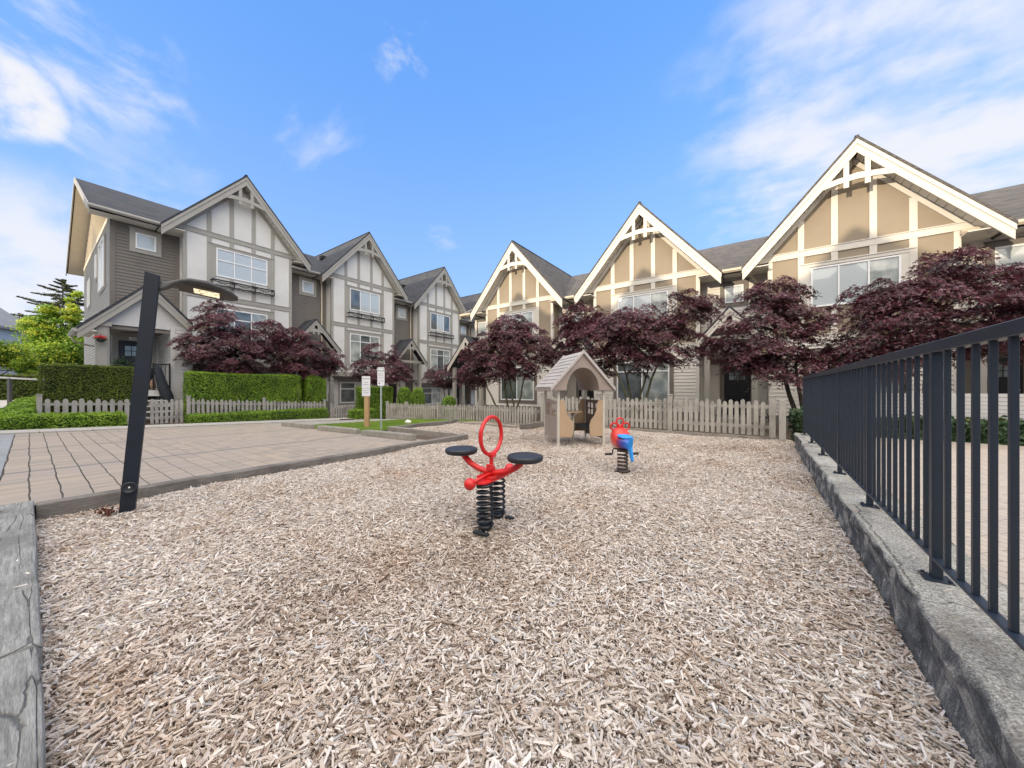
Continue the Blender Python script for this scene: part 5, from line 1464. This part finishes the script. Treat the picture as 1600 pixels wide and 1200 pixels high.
ro_ = rk.build('white_rock', M['rock_white']); ro_.location = (-10.0, 7.75, gz(-10, 7.75)); tag(ro_, 'small white rock on the lawn between the two sign posts', 'rock')

# ------------------------------------------------------------------ hedges
def hbox(x0, x1, y0, y1, z0, z1, z1b=None, rnd=0.04):
    mb = MB(); nx = max(1, int((x1 - x0) / .5)); ny = max(1, int((y1 - y0) / .5))
    zb = z1 if z1b is None else z1b
    mb.add([(x0, y0, z0), (x1, y0, z0), (x1, y1, z0), (x0, y1, z0), (x0, y0, z1 - rnd), (x1, y0, z1 - rnd), (x1, y1, zb - rnd), (x0, y1, zb - rnd), (x0 + rnd, y0 + rnd, z1), (x1 - rnd, y0 + rnd, z1), (x1 - rnd, y1 - rnd, zb), (x0 + rnd, y1 - rnd, zb)],
           [(0, 3, 2, 1), (0, 1, 5, 4), (1, 2, 6, 5), (2, 3, 7, 6), (3, 0, 4, 7), (4, 5, 9, 8), (5, 6, 10, 9), (6, 7, 11, 10), (7, 4, 8, 11), (8, 9, 10, 11)])
    return mb
def round_shrub(x, y, z0, r, h):
    mb = MB(); mb.lathe([(r * .75, z0), (r * .95, z0 + h * .2), (r, z0 + h * .55), (r * .92, z0 + h * .8), (r * .6, z0 + h * .96), (r * .15, z0 + h)], (x, y, 0), 16); return mb
G1, G2, G3 = 'tall clipped cedar hedges', 'low clipped box hedges', 'rounded garden shrubs'
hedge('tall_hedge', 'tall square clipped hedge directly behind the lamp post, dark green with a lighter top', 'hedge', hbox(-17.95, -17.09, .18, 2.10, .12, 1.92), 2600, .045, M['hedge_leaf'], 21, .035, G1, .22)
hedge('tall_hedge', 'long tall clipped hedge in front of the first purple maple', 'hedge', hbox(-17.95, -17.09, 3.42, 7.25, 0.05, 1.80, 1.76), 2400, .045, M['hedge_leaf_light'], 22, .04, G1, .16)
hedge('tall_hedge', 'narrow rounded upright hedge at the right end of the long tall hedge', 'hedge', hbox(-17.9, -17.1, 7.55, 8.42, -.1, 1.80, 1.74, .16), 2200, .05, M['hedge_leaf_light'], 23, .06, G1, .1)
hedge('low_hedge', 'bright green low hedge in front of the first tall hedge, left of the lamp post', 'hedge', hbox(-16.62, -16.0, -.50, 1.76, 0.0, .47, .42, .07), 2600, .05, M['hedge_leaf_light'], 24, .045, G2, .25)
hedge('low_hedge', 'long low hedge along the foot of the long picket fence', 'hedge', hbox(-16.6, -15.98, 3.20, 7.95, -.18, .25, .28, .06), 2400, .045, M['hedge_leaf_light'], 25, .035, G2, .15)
mbk = MB(); mbk.add([(-16.65, -.62, .0), (-22.5, -.30, .0), (-22.5, .30, 0), (-16.65, .05, 0), (-16.65, -.62, .44), (-22.5, -.22, .80), (-22.5, .30, .86), (-16.65, .05, .58)], [(0, 3, 2, 1), (4, 5, 6, 7), (0, 1, 5, 4), (1, 2, 6, 5), (2, 3, 7, 6), (3, 0, 4, 7)])
hedge('groundcover_bank', 'pale green sloping shrub bank reaching back to the road at the far left', 'shrub', mbk, 1300, .075, M['hedge_leaf_light'], 26, .06, None, .2)
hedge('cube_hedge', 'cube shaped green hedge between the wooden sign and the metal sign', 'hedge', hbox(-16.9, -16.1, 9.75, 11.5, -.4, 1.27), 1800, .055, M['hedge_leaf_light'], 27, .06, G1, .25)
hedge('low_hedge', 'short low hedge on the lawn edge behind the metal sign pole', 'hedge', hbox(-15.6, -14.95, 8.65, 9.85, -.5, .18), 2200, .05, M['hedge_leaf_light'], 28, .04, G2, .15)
hedge('round_shrub', 'round green shrub just right of the metal sign pole', 'shrub', round_shrub(-14.35, 10.9, -.4, .38, 1.65), 2200, .05, M['hedge_leaf_light'], 29, .05, G3, .1)
hedge('round_shrub', 'round green shrub second to the right of the metal sign pole', 'shrub', round_shrub(-13.35, 10.9, -.4, .34, 1.6), 2200, .05, M['hedge_leaf_light'], 30, .05, G3, .1)
hedge('round_shrub', 'small clipped green ball under the purple maples where the rows meet', 'shrub', round_shrub(-11.3, 11.0, -.3, .34, 1.12), 2200, .05, M['hedge_leaf_light'], 31, .04, G3, .15)
hedge('patio_shrubs', 'dark leafy planting below the pale board screen, seen through the railing', 'shrub', hbox(1.6, 10.2, 11.3, 11.72, .04, .50, .50, .08), 1300, .10, M['shrub_leaf'], 32, .10, None, .1)
hedge('small_shrub', 'small orange tipped shrub between the fence end post and the iron railing', 'shrub', round_shrub(.86, 10.25, .0, .22, .72), 900, .09, M['shrub_leaf_orange'] if 'shrub_leaf_orange' in M else M['shrub_leaf'], 33, .10, G3, .45)

# ------------------------------------------------------------------ maples
def limb(mb, p0, p1, r0, r1, rr, sag=0.12, n=6):
    p0 = Vector(p0); p1 = Vector(p1); L = (p1 - p0).length; pts = []; rs = []
    j = Vector((rr.uniform(-1, 1), rr.uniform(-1, 1), rr.uniform(0.0, 1))) * L * sag
    for i in range(n + 1):
        t = i / n; pts.append(p0.lerp(p1, t) + j * math.sin(PI * t) + Vector((rr.uniform(-1, 1), rr.uniform(-1, 1), rr.uniform(-1, 1))) * L * .012); rs.append(r0 + (r1 - r0) * t)
    mb.tube(pts, rs, 7); return pts

def maple(label, x, y, z0, blobs, ncl, seed, per=130, leaf=0.085, stems=4, bark='bark', r0=0.055):
    root = thing('maple_tree', label, 'tree', (x, y, z0), 0, 'purple japanese maples')
    ncl = int(ncl * 1.3)
    blobs = [(b[0], b[1], b[2], b[3] * 1.06, b[4] * 1.06, b[5] * 1.10) for b in blobs]
    r = np.random.default_rng(seed); rr = random.Random(seed)
    bl = np.array([[b[0] - x, b[1] - y, b[2] - z0, b[3], b[4], b[5]] for b in blobs])
    vol = bl[:, 3] * bl[:, 4] * bl[:, 5]; pr_ = (vol ** 0.75) / (vol ** 0.75).sum()
    idx = r.choice(len(bl), ncl, p=pr_)
    d = r.normal(size=(ncl, 3)); d /= np.linalg.norm(d, axis=1)[:, None]; rad = r.uniform(0.25, 1.18, ncl) ** 0.5
    cc = bl[idx, :3] + d * bl[idx, 3:6] * rad[:, None] * 0.92
    # sprays: flat, domed, drooping outwards
    allp = []; alln = []; allc = []
    ctr = bl[:, :3].mean(0)
    for i in range(ncl):
        n = int(per * rr.uniform(.5, 1.4)); R_ = rr.uniform(.22, .50)
        a = r.uniform(0, 6.283, n); q = np.sqrt(r.random(n)) * R_
        el = rr.uniform(.5, 1.0); az = rr.uniform(0, PI)
        lx = q * np.cos(a); ly = q * np.sin(a) * el
        X = lx * math.cos(az) - ly * math.sin(az); Y = lx * math.sin(az) + ly * math.cos(az)
        out = cc[i] - ctr; out[2] = 0; ol = np.linalg.norm(out) + 1e-6; out = out / ol
        Z = -0.55 * (q ** 2) / R_ - (X * out[0] + Y * out[1]) * rr.uniform(.10, .45) + r.normal(size=n) * .028
        p = np.stack([cc[i][0] + X, cc[i][1] + Y, cc[i][2] + Z], 1)
        allp.append(p)
        nn_ = np.stack([X * .8 + out[0] * .35, Y * .8 + out[1] * .35, np.full(n, .8)], 1); alln.append(nn_ / np.linalg.norm(nn_, axis=1)[:, None])
        base = 0.47 + rr.gauss(0, .19)
        allc.append(np.clip(base + r.normal(size=n) * .17, 0, 1))
    p = np.concatenate(allp); n_ = np.concatenate(alln); c = np.concatenate(allc); N = len(p)
    nr = n_ + r.normal(size=(N, 3)) * .38; nr /= np.linalg.norm(nr, axis=1)[:, None]
    a, b_ = frames(nr, r); s = (leaf * r.uniform(.6, 1.25, N))[:, None]
    # palmate leaf: three pointed lobes from one base
    lob = np.empty((N, 3, 4, 3))
    for k, (an, ln) in enumerate(((-.85, .85), (0, 1.0), (.85, .85))):
        u = a * math.cos(an) + b_ * math.sin(an); w_ = -a * math.sin(an) + b_ * math.cos(an)
        dr = nr * -0.18 * s
        lob[:, k, 0] = p; lob[:, k, 1] = p + u * s * ln * .45 + w_ * s * .15; lob[:, k, 2] = p + u * s * ln + dr; lob[:, k, 3] = p + u * s * ln * .45 - w_ * s * .15
    npmesh('crown', lob.reshape(-1, 3), np.arange(N * 12).reshape(-1, 4), M['maple_leaf'], root, np.repeat(c, 12))
    # stems and limbs
    mb = MB(); fork = []
    for k in range(stems):
        q = 2 * PI * k / stems + rr.uniform(-.4, .4); b = bl[k % len(bl)]
        tip = Vector((b[0] * .55 + .25 * math.cos(q), b[1] * .5 + .25 * math.sin(q), b[2] * rr.uniform(.62, .8)))
        pts = limb(mb, (.05 * math.cos(q), .05 * math.sin(q), -.2), tip, r0 * rr.uniform(.8, 1.1), r0 * .45, rr, .10, 8); fork += pts[3:]
    ks = r.choice(ncl, min(ncl, 34), replace=False)
    for i in ks:
        t = Vector(cc[i]); f_ = min(fork, key=lambda q_: (q_ - t).length + (0.6 if q_.z > t.z else 0)); limb(mb, f_, t - Vector((0, 0, .05)), r0 * .32, .006, rr, .12, 5)
    mb.build('trunk', M[bark], root, fix=False)
    return root
maple('wide purple maple behind the long tall hedge, its raised left tip under the lamp head', -18.5, 5.4, -.1, [(-18.4, 5.0, 2.75, 1.5, 1.5, .95), (-18.4, 4.55, 4.1, .85, .7, .8), (-18.3, 3.75, 3.1, .6, .55, .4), (-18.4, 6.2, 3.4, 1.2, 1.1, 1.0)], 190, 101)
maple('purple maple with one thick dark trunk between the long hedge and the narrow hedge', -18.2, 7.75, -.2, [(-18.2, 8.0, 2.7, 1.2, 1.35, .95), (-18.2, 7.4, 3.75, .6, .5, .55), (-18.1, 9.1, 2.7, .7, .65, .5)], 130, 102, stems=2, r0=.10)
maple('small purple maple above the wooden sign post with two thin upright tips', -17.2, 11.5, -.4, [(-17.2, 11.5, 2.2, 1.3, 1.75, .68), (-17.2, 10.9, 3.3, .5, .45, .5), (-17.1, 12.1, 3.3, .35, .35, .5)], 110, 103, per=110, stems=2)
maple('farthest small purple maple, at the corner where the two rows of houses meet', -16.6, 16.0, -.5, [(-16.6, 16, 2.0, 1.2, 1.5, .7)], 70, 104, per=110, stems=3)
maple('spreading purple maple left of the playhouse roof, drooping to the low picket fence', -8.2, 11.5, -.1, [(-8.9, 11.4, 2.65, 1.5, 1.2, 1.0), (-7.3, 11.5, 2.8, 1.1, 1.0, 1.05), (-8.2, 11.4, 3.7, .85, .8, .5), (-9.9, 11.1, 1.95, .75, .7, .6)], 250, 105, bark='bark_green', leaf=.08)
maple('broad purple maple right behind the playhouse with green grey forked trunk', -3.05, 11.6, 0, [(-4.5, 11.5, 2.75, 1.4, 1.1, 1.0), (-2.6, 11.6, 2.8, 1.4, 1.1, 1.0), (-5.2, 11.5, 3.75, .7, .7, .5), (-1.7, 11.6, 3.7, .8, .7, .5), (-3.5, 11.6, 3.3, 1.2, .9, .6)], 270, 106, bark='bark_green', leaf=.08)
maple('purple maple drooping over the black front door and its small gable', 1.15, 11.95, 0, [(.25, 11.9, 2.75, 1.15, 1.0, .95), (.35, 11.9, 3.8, .7, .6, .5), (-.75, 11.8, 2.35, .7, .6, .45), (.85, 11.8, 1.85, .9, .8, .5), (-.1, 11.7, 2.0, .6, .6, .4)], 150, 107, leaf=.075, stems=2, r0=.065)
maple('large purple maple covering the upstairs window of the biggest gable', 2.95, 12.0, 0, [(2.3, 12, 2.75, 1.1, 1.0, .95), (3.6, 12, 2.95, 1.3, 1.0, 1.0), (3.75, 12, 3.95, .85, .7, .42), (2.9, 12, 3.4, .9, .8, .5), (2.2, 11.8, 1.8, .9, .7, .4)], 220, 108, leaf=.075, bark='bark_green')
maple('purple maple cut off by the right edge of the picture above the railing', 5.6, 12.3, 0, [(5.5, 12.2, 2.6, 1.1, 1.0, .9)], 90, 109, leaf=.075)

# ------------------------------------------------------------------ far left background
def leafy_tree(label, x, y, z0, blobs, n, leaf, mat, seed, bark='bark', r0=.12, name='broadleaf_tree', group=None):
    root = thing(name, label, 'tree', (x, y, z0), 0, group); r = np.random.default_rng(seed); rr = random.Random(seed)
    bl = np.array([[b[0] - x, b[1] - y, b[2] - z0, b[3], b[4], b[5]] for b in blobs]); vol = bl[:, 3] * bl[:, 4] * bl[:, 5]
    nc = 220; idx = r.choice(len(bl), nc, p=vol / vol.sum()); d = r.normal(size=(nc, 3)); d /= np.linalg.norm(d, axis=1)[:, None]
    cc = bl[idx, :3] + d * bl[idx, 3:6] * r.uniform(.45, 1, nc)[:, None]
    k = r.integers(0, nc, n); cr_ = bl[idx, 3:6].min(1) * .28
    p = cc[k] + r.normal(size=(n, 3)) * cr_[k][:, None] * np.array([1, 1, .55])
    nrm = np.tile(np.array([[0, 0, 1.0]]), (n, 1)); v, q = leaf_quads(p, nrm, leaf, r, .7, .8)
    base = .45 + .2 * r.normal(size=nc); c = np.clip(base[k] + .12 * r.normal(size=n) + .05 * (p[:, 2] - bl[:, 2].mean()), 0, 1)
    npmesh('crown', v, q, mat, root, np.repeat(c, 4))
    mb = MB(); top = bl[0]
    pts = limb(mb, (0, 0, -.3), (top[0] * .8, top[1] * .8, top[2] + top[5] * .4), r0, r0 * .3, rr, .04, 8)
    for i in range(26): limb(mb, pts[rr.randint(3, 7)], tuple(cc[rr.randrange(nc)]), r0 * .35, .015, rr, .1, 4)
    mb.build('trunk', M[bark], root, fix=False); return root
leafy_tree('tall yellow green tree left of the brown end wall, behind the first tall hedge', -48, 1.2, 0, [(-48, 1.35, 4.3, 2.4, 1.6, 2.2), (-48, 2.2, 8.0, .9, .5, 1.9), (-48, .3, 5.8, 1.3, .8, 1.2), (-48, 1.2, 7.0, 1.1, .7, 1.2), (-48, 2.2, 3.6, 1.6, 1.0, 2.0)], 46000, .17, M['tree_leaf'], 61, r0=.2, group='green trees at the far left')
leafy_tree('small bright green tree with a thin trunk beside the far road', -30, -.85, 0, [(-30, -.9, 3.05, 1.3, .9, .5), (-30, -.35, 2.5, 1.1, .6, .4), (-30, .0, 2.15, .9, .45, .3), (-30, -1.5, 2.7, .8, .6, .6)], 14000, .10, M['tree_leaf'], 62, r0=.07, group='green trees at the far left')
def conifer(label, x, y, z0, h, rad, seed, n=9000, name='conifer_tree'):
    root = thing(name, label, 'tree', (x, y, z0), 0, 'dark conifers on the horizon'); r = np.random.default_rng(seed); rr = random.Random(seed)
    mb = MB(); mb.tube([(0, 0, -.5), (0, 0, h * .5), (0, 0, h)], [h * .018, h * .01, .02], 8); P_ = []
    nb = 95
    for i in range(nb):
        t = .22 + .78 * i / nb; L = rad * (1 - t) ** .7 * rr.uniform(.55, 1.15) + .25; a = rr.uniform(0, 6.28); zz = h * t
        tip = Vector((L * math.cos(a), L * math.sin(a), zz + L * rr.uniform(-.15, .22)))
        b0 = Vector((0, 0, zz)); mb.tube([b0, b0.lerp(tip, .5) + Vector((0, 0, -.04 * L)), tip], [.05, .035, .012], 5)
        m_ = int(n / nb); s = r.uniform(.1, 1, m_) ** .7
        pp = np.array(b0)[None] + (np.array(tip) - np.array(b0))[None] * s[:, None] + r.normal(size=(m_, 3)) * np.array([.22, .22, .10]) * (1.15 - s)[:, None] * (L * .35 + .25)
        P_.append(pp)
    p = np.concatenate(P_); nrm = np.tile(np.array([[0, 0, 1.0]]), (len(p), 1)); v, q = leaf_quads(p, nrm, .27, r, .35, .6)
    npmesh('crown', v, q, M['needle'], root, np.repeat(np.clip(.5 + .22 * r.normal(size=len(p)), 0, 1), 4))
    mb.build('trunk', M['bark'], root, fix=False)
conifer('tall open conifer rising behind the yellow green tree', -85, 2.9, 0, 17.6, 9.0, 71, 52000)
conifer('distant conifer at the left edge above the pale house roof', -95, -2.9, 0, 13.0, 3.5, 72, 5000)
conifer('small distant conifer between the left edge and the tall conifer', -96, -.9, 0, 13.2, 2.5, 73, 4000)

def far_house(label, x, y, rz, w_, d_, h, rh, wall, roof, name='house'):
    root = thing(name, label, 'house', (x, y, -.1), rz)
    b_ = MB(); b_.box(-w_ / 2, w_ / 2, -d_ / 2, d_ / 2, 0, h); b_.prof_y([(-w_ / 2, h), (0, h + rh * .96), (w_ / 2, h)], -d_ / 2 + .01, d_ / 2 - .01); b_.build('wall', M[wall], root)
    rf = MB()
    for s_ in (-1, 1): rf.prof_y([(0, h + rh + .1), (s_ * (w_ / 2 + .5), h - rh / w_ * 1.0 + .1), (s_ * (w_ / 2 + .5), h - rh / w_ - .15), (0, h + rh - .15)], -d_ / 2 - .5, d_ / 2 + .5)
    rf.build('roof', M[roof], root)
    bb = MB(); rake(bb, 0, h + rh, w_ / 2 + .5, w_ / 2 + .5, rh * (w_ / 2 + .5) / (w_ / 2) - .0, rh * (w_ / 2 + .5) / (w_ / 2), .3, -d_ / 2 - .54, -d_ / 2 - .505); bb.build('bargeboard', M['white_vinyl'], root)
    for x_ in (-w_ * .25, w_ * .25):
        for z_ in (1.0, 4.0):
            if z_ + 1.4 > h: continue
            f_ = MB(); f_.box(x_ - .8, x_ + .8, -d_ / 2 - .06, -d_ / 2 + .01, z_, z_ + 1.4); wf = f_.build('window', M['white_vinyl'], root)
            pn = MB(); pn.box(x_ - .7, x_ - .04, -d_ / 2 - .075, -d_ / 2 - .05, z_ + .1, z_ + 1.3); pn.box(x_ + .04, x_ + .7, -d_ / 2 - .075, -d_ / 2 - .05, z_ + .1, z_ + 1.3); pn.build('pane', M['glass_dark'], wf)
    return root
far_house('pale blue grey house with a grey gabled roof at the far left edge', -67, -5.2, R(60), 7, 9, 8.2, 3.0, 'blue_wall', 'roof_pale')
far_house('brown brick house with a pale porch roof between the green tree and the end wall', -64, 3.6, R(60), 4, 6, 5.4, 2.0, 'brick_far', 'roof_dark')
hedge('far_hedge', 'dark green hedge in front of the far house at the left edge', 'hedge', hbox(-56.5, -55.5, -3.6, .8, 0, 2.4), 260, .16, M['hedge_leaf'], 36, .12)

def car():
    root = thing('parked_car', 'blue grey car parked behind a picket fence at the far left', 'car', (-62, -1.35, -.05), TH + R(4))
    b_ = MB(); prof = [(-2.1, .35), (2.1, .35), (2.15, .7), (1.95, .92), (1.05, 1.0), (.45, 1.42), (-.9, 1.45), (-1.6, 1.02), (-2.1, .95)]
    b_.prof_y(prof, -.85, .85); b_.build('body', M['car_paint'], root, .06, 3)
    g_ = MB(); g_.prof_y([(.9, 1.0), (.42, 1.35), (-.2, 1.37), (-.2, 1.0)], -.862, .862); g_.prof_y([(-.28, 1.0), (-.28, 1.37), (-.86, 1.36), (-1.35, 1.02)], -.862, .862); g_.build('window', M['glass_dark'], root)
    for x in (-1.35, 1.35):
        for s_ in (-1, 1):
            w_ = MB(); w_.lathe([(.2, -.1), (.31, -.1), (.33, -.06), (.33, .06), (.31, .1), (.2, .1)], (x, s_ * .78, .33), 20, 'y'); wo_ = w_.build('wheel', M['tyre'], root)
            r_ = MB(); r_.lathe([(.05, -.11), (.2, -.105), (.2, .105), (.05, .11)], (x, s_ * .78, .33), 14, 'y'); r_.build('rim', M['chrome'], wo_)
    for s_ in (-1, 1):
        t_ = MB(); t_.box(2.06, 2.17, s_ * .6 - .2, s_ * .6 + .2, .72, .9); t_.build('tail_light', M['red_light'], root)
        t_ = MB(); t_.box(-2.13, -2.05, s_ * .6 - .18, s_ * .6 + .18, .7, .86); t_.build('headlight', M['white_vinyl'], root)
car()
picket_fence('dark little picket fence in front of the far parked car', (-59.5, -3.1, -.05), TH + R(2), 4.6, 0, .95, .85, [0.05, 2.3, 4.55], 'picket', sp=.2, wd=.11, seed=12, group='picket fences')
bar = thing('barrier_bar', 'long white horizontal bar on one short post beyond the parked car fence', 'barrier', (-33.2, -.62, 0), TH)
mb = MB(); mb.beam((-1.1, 0, 1.80), (2.2, 0, 1.62), .07, .09, (0, 0, 1)); mb.build('bar', M['siding_grey'], bar)
mb = MB(); mb.box(-.06, .06, -.06, .06, 0, 1.72); mb.build('post', M['lamp_grey'], bar)

# ------------------------------------------------------------------ things at the end house
def loc0(a, y, z):
    """point in the end house frame -> world"""
    return (-20.5 - y, 6.2 + a, z)
def baskets():
    x, y, z = loc0(-4.72, -1.4, 2.95)
    root = thing('hanging_basket', 'red flowering hanging basket at the left post of the end house porch', 'hanging basket', (x, y, z), PI / 2); root.scale = (.72, .72, .72)
    mb = MB(); mb.lathe([(.05, -.16), (.13, -.1), (.17, 0), (.15, .0)], (0, 0, 0), 16); mb.build('basket', M['dark_cloth'], root)
    mb = MB()
    for a in (0, 2.1, 4.2): mb.tube([(.15 * math.cos(a), .15 * math.sin(a), 0), (0, 0, .30)], .005, 4)
    mb.build('chain', M['black_metal'], root)
    r = np.random.default_rng(5); p = r.normal(size=(700, 3)) * np.array([.10, .10, .06]) + np.array([0, 0, .04]); v, q = leaf_quads(p, np.tile([[0, 0, 1.0]], (700, 1)), .05, r, .8, .9)
    npmesh('flowers', v, q, M['red_flower'], root, np.repeat(np.where(p[:, 2] > .02, .8, .2) + .1 * r.normal(size=700), 4))
    x, y, z = loc0(-4.18, -.7, 1.13)
    root = thing('potted_plant', 'grey leaved plant in a tall black pot beside the end house front door', 'potted plant', (x, y, z), PI / 2)
    mb = MB(); mb.lathe([(.13, 0), (.15, .3), (.20, .92), (.21, .95), (.18, .95), (.17, .9)], (0, 0, 0), 20); mb.build('pot', M['black_plastic'], root)
    p = r.normal(size=(500, 3)) * np.array([.13, .13, .08]) + np.array([0, 0, 1.02]); v, q = leaf_quads(p, np.tile([[0, 0, 1.0]], (500, 1)), .08, r, .4, .9)
    npmesh('plant_leaves', v, q, M['shrub_leaf'], root, np.repeat(np.clip(.6 + .2 * r.normal(size=500), 0, .88), 4))
    # dark bag leaning on the rail
    x, y, z = loc0(-3.2, -1.36, 0)
    root = thing('folded_cover', 'long dark blue folded cover leaning down the porch steps of the end house', 'folded cover', (x, y, z), PI / 2)
    mb = MB(); loft(mb, [((-.10, 0.06, 2.10), (.04, 0, 0), (0, .04, 0)), ((-.08, 0.0, 1.95), (.11, 0, 0), (0, .08, 0)), ((-.02, -.08, 1.6), (.14, 0, 0), (0, .10, 0)), ((.05, -.2, 1.2), (.17, 0, 0), (0, .12, 0)), ((.13, -.3, .9), (.19, 0, 0), (0, .13, 0)), ((.20, -.4, .6), (.12, 0, 0), (0, .08, 0)), ((.22, -.42, .52), (.04, 0, 0), (0, .03, 0))], 14)
    o = mb.build('cover', M['dark_cloth'], root)
    x, y, z = loc0(-3.55, -1.12, 1.13)
    root = thing('coat_bag', 'round black bag with a tan strap hanging beside the folded cover on the porch', 'bag', (x, y, z), PI / 2)
    mb = MB(); loft(mb, [((0, 0, .86), (.14, 0, 0), (0, .05, 0)), ((0, 0, .80), (.20, 0, 0), (0, .09, 0)), ((0, 0, .62), (.22, 0, 0), (0, .11, 0)), ((.03, 0, .42), (.16, 0, 0), (0, .09, 0)), ((.05, 0, .34), (.06, 0, 0), (0, .04, 0))], 16); mb.build('bag', M['dark_cloth'], root)
    mb = MB(); loft(mb, [((.17, -.03, .02), (.07, 0, 0), (0, .05, 0)), ((.16, -.03, .2), (.08, 0, 0), (0, .06, 0)), ((.15, -.02, .42), (.05, 0, 0), (0, .04, 0)), ((.14, 0, .5), (.02, 0, 0), (0, .02, 0))], 12); mb.build('strap', M['tan_cloth'], root)
baskets()
# scrap of dead leaves at the foot of the lamp
r_ = np.random.default_rng(9); p_ = r_.normal(size=(60, 3)) * np.array([.03, .03, .02]) + np.array([0, 0, .03]); v_, q_ = leaf_quads(p_, np.tile([[0, 0, 1.0]], (60, 1)), .04, r_, .6, 1.2)
o_ = npmesh('dead_leaves', v_, q_, M['brown_leaf']); o_.location = (-4.98, .42, 0.0); tag(o_, 'curled dark brown dead leaves at the foot of the lamp post', 'dead leaves')
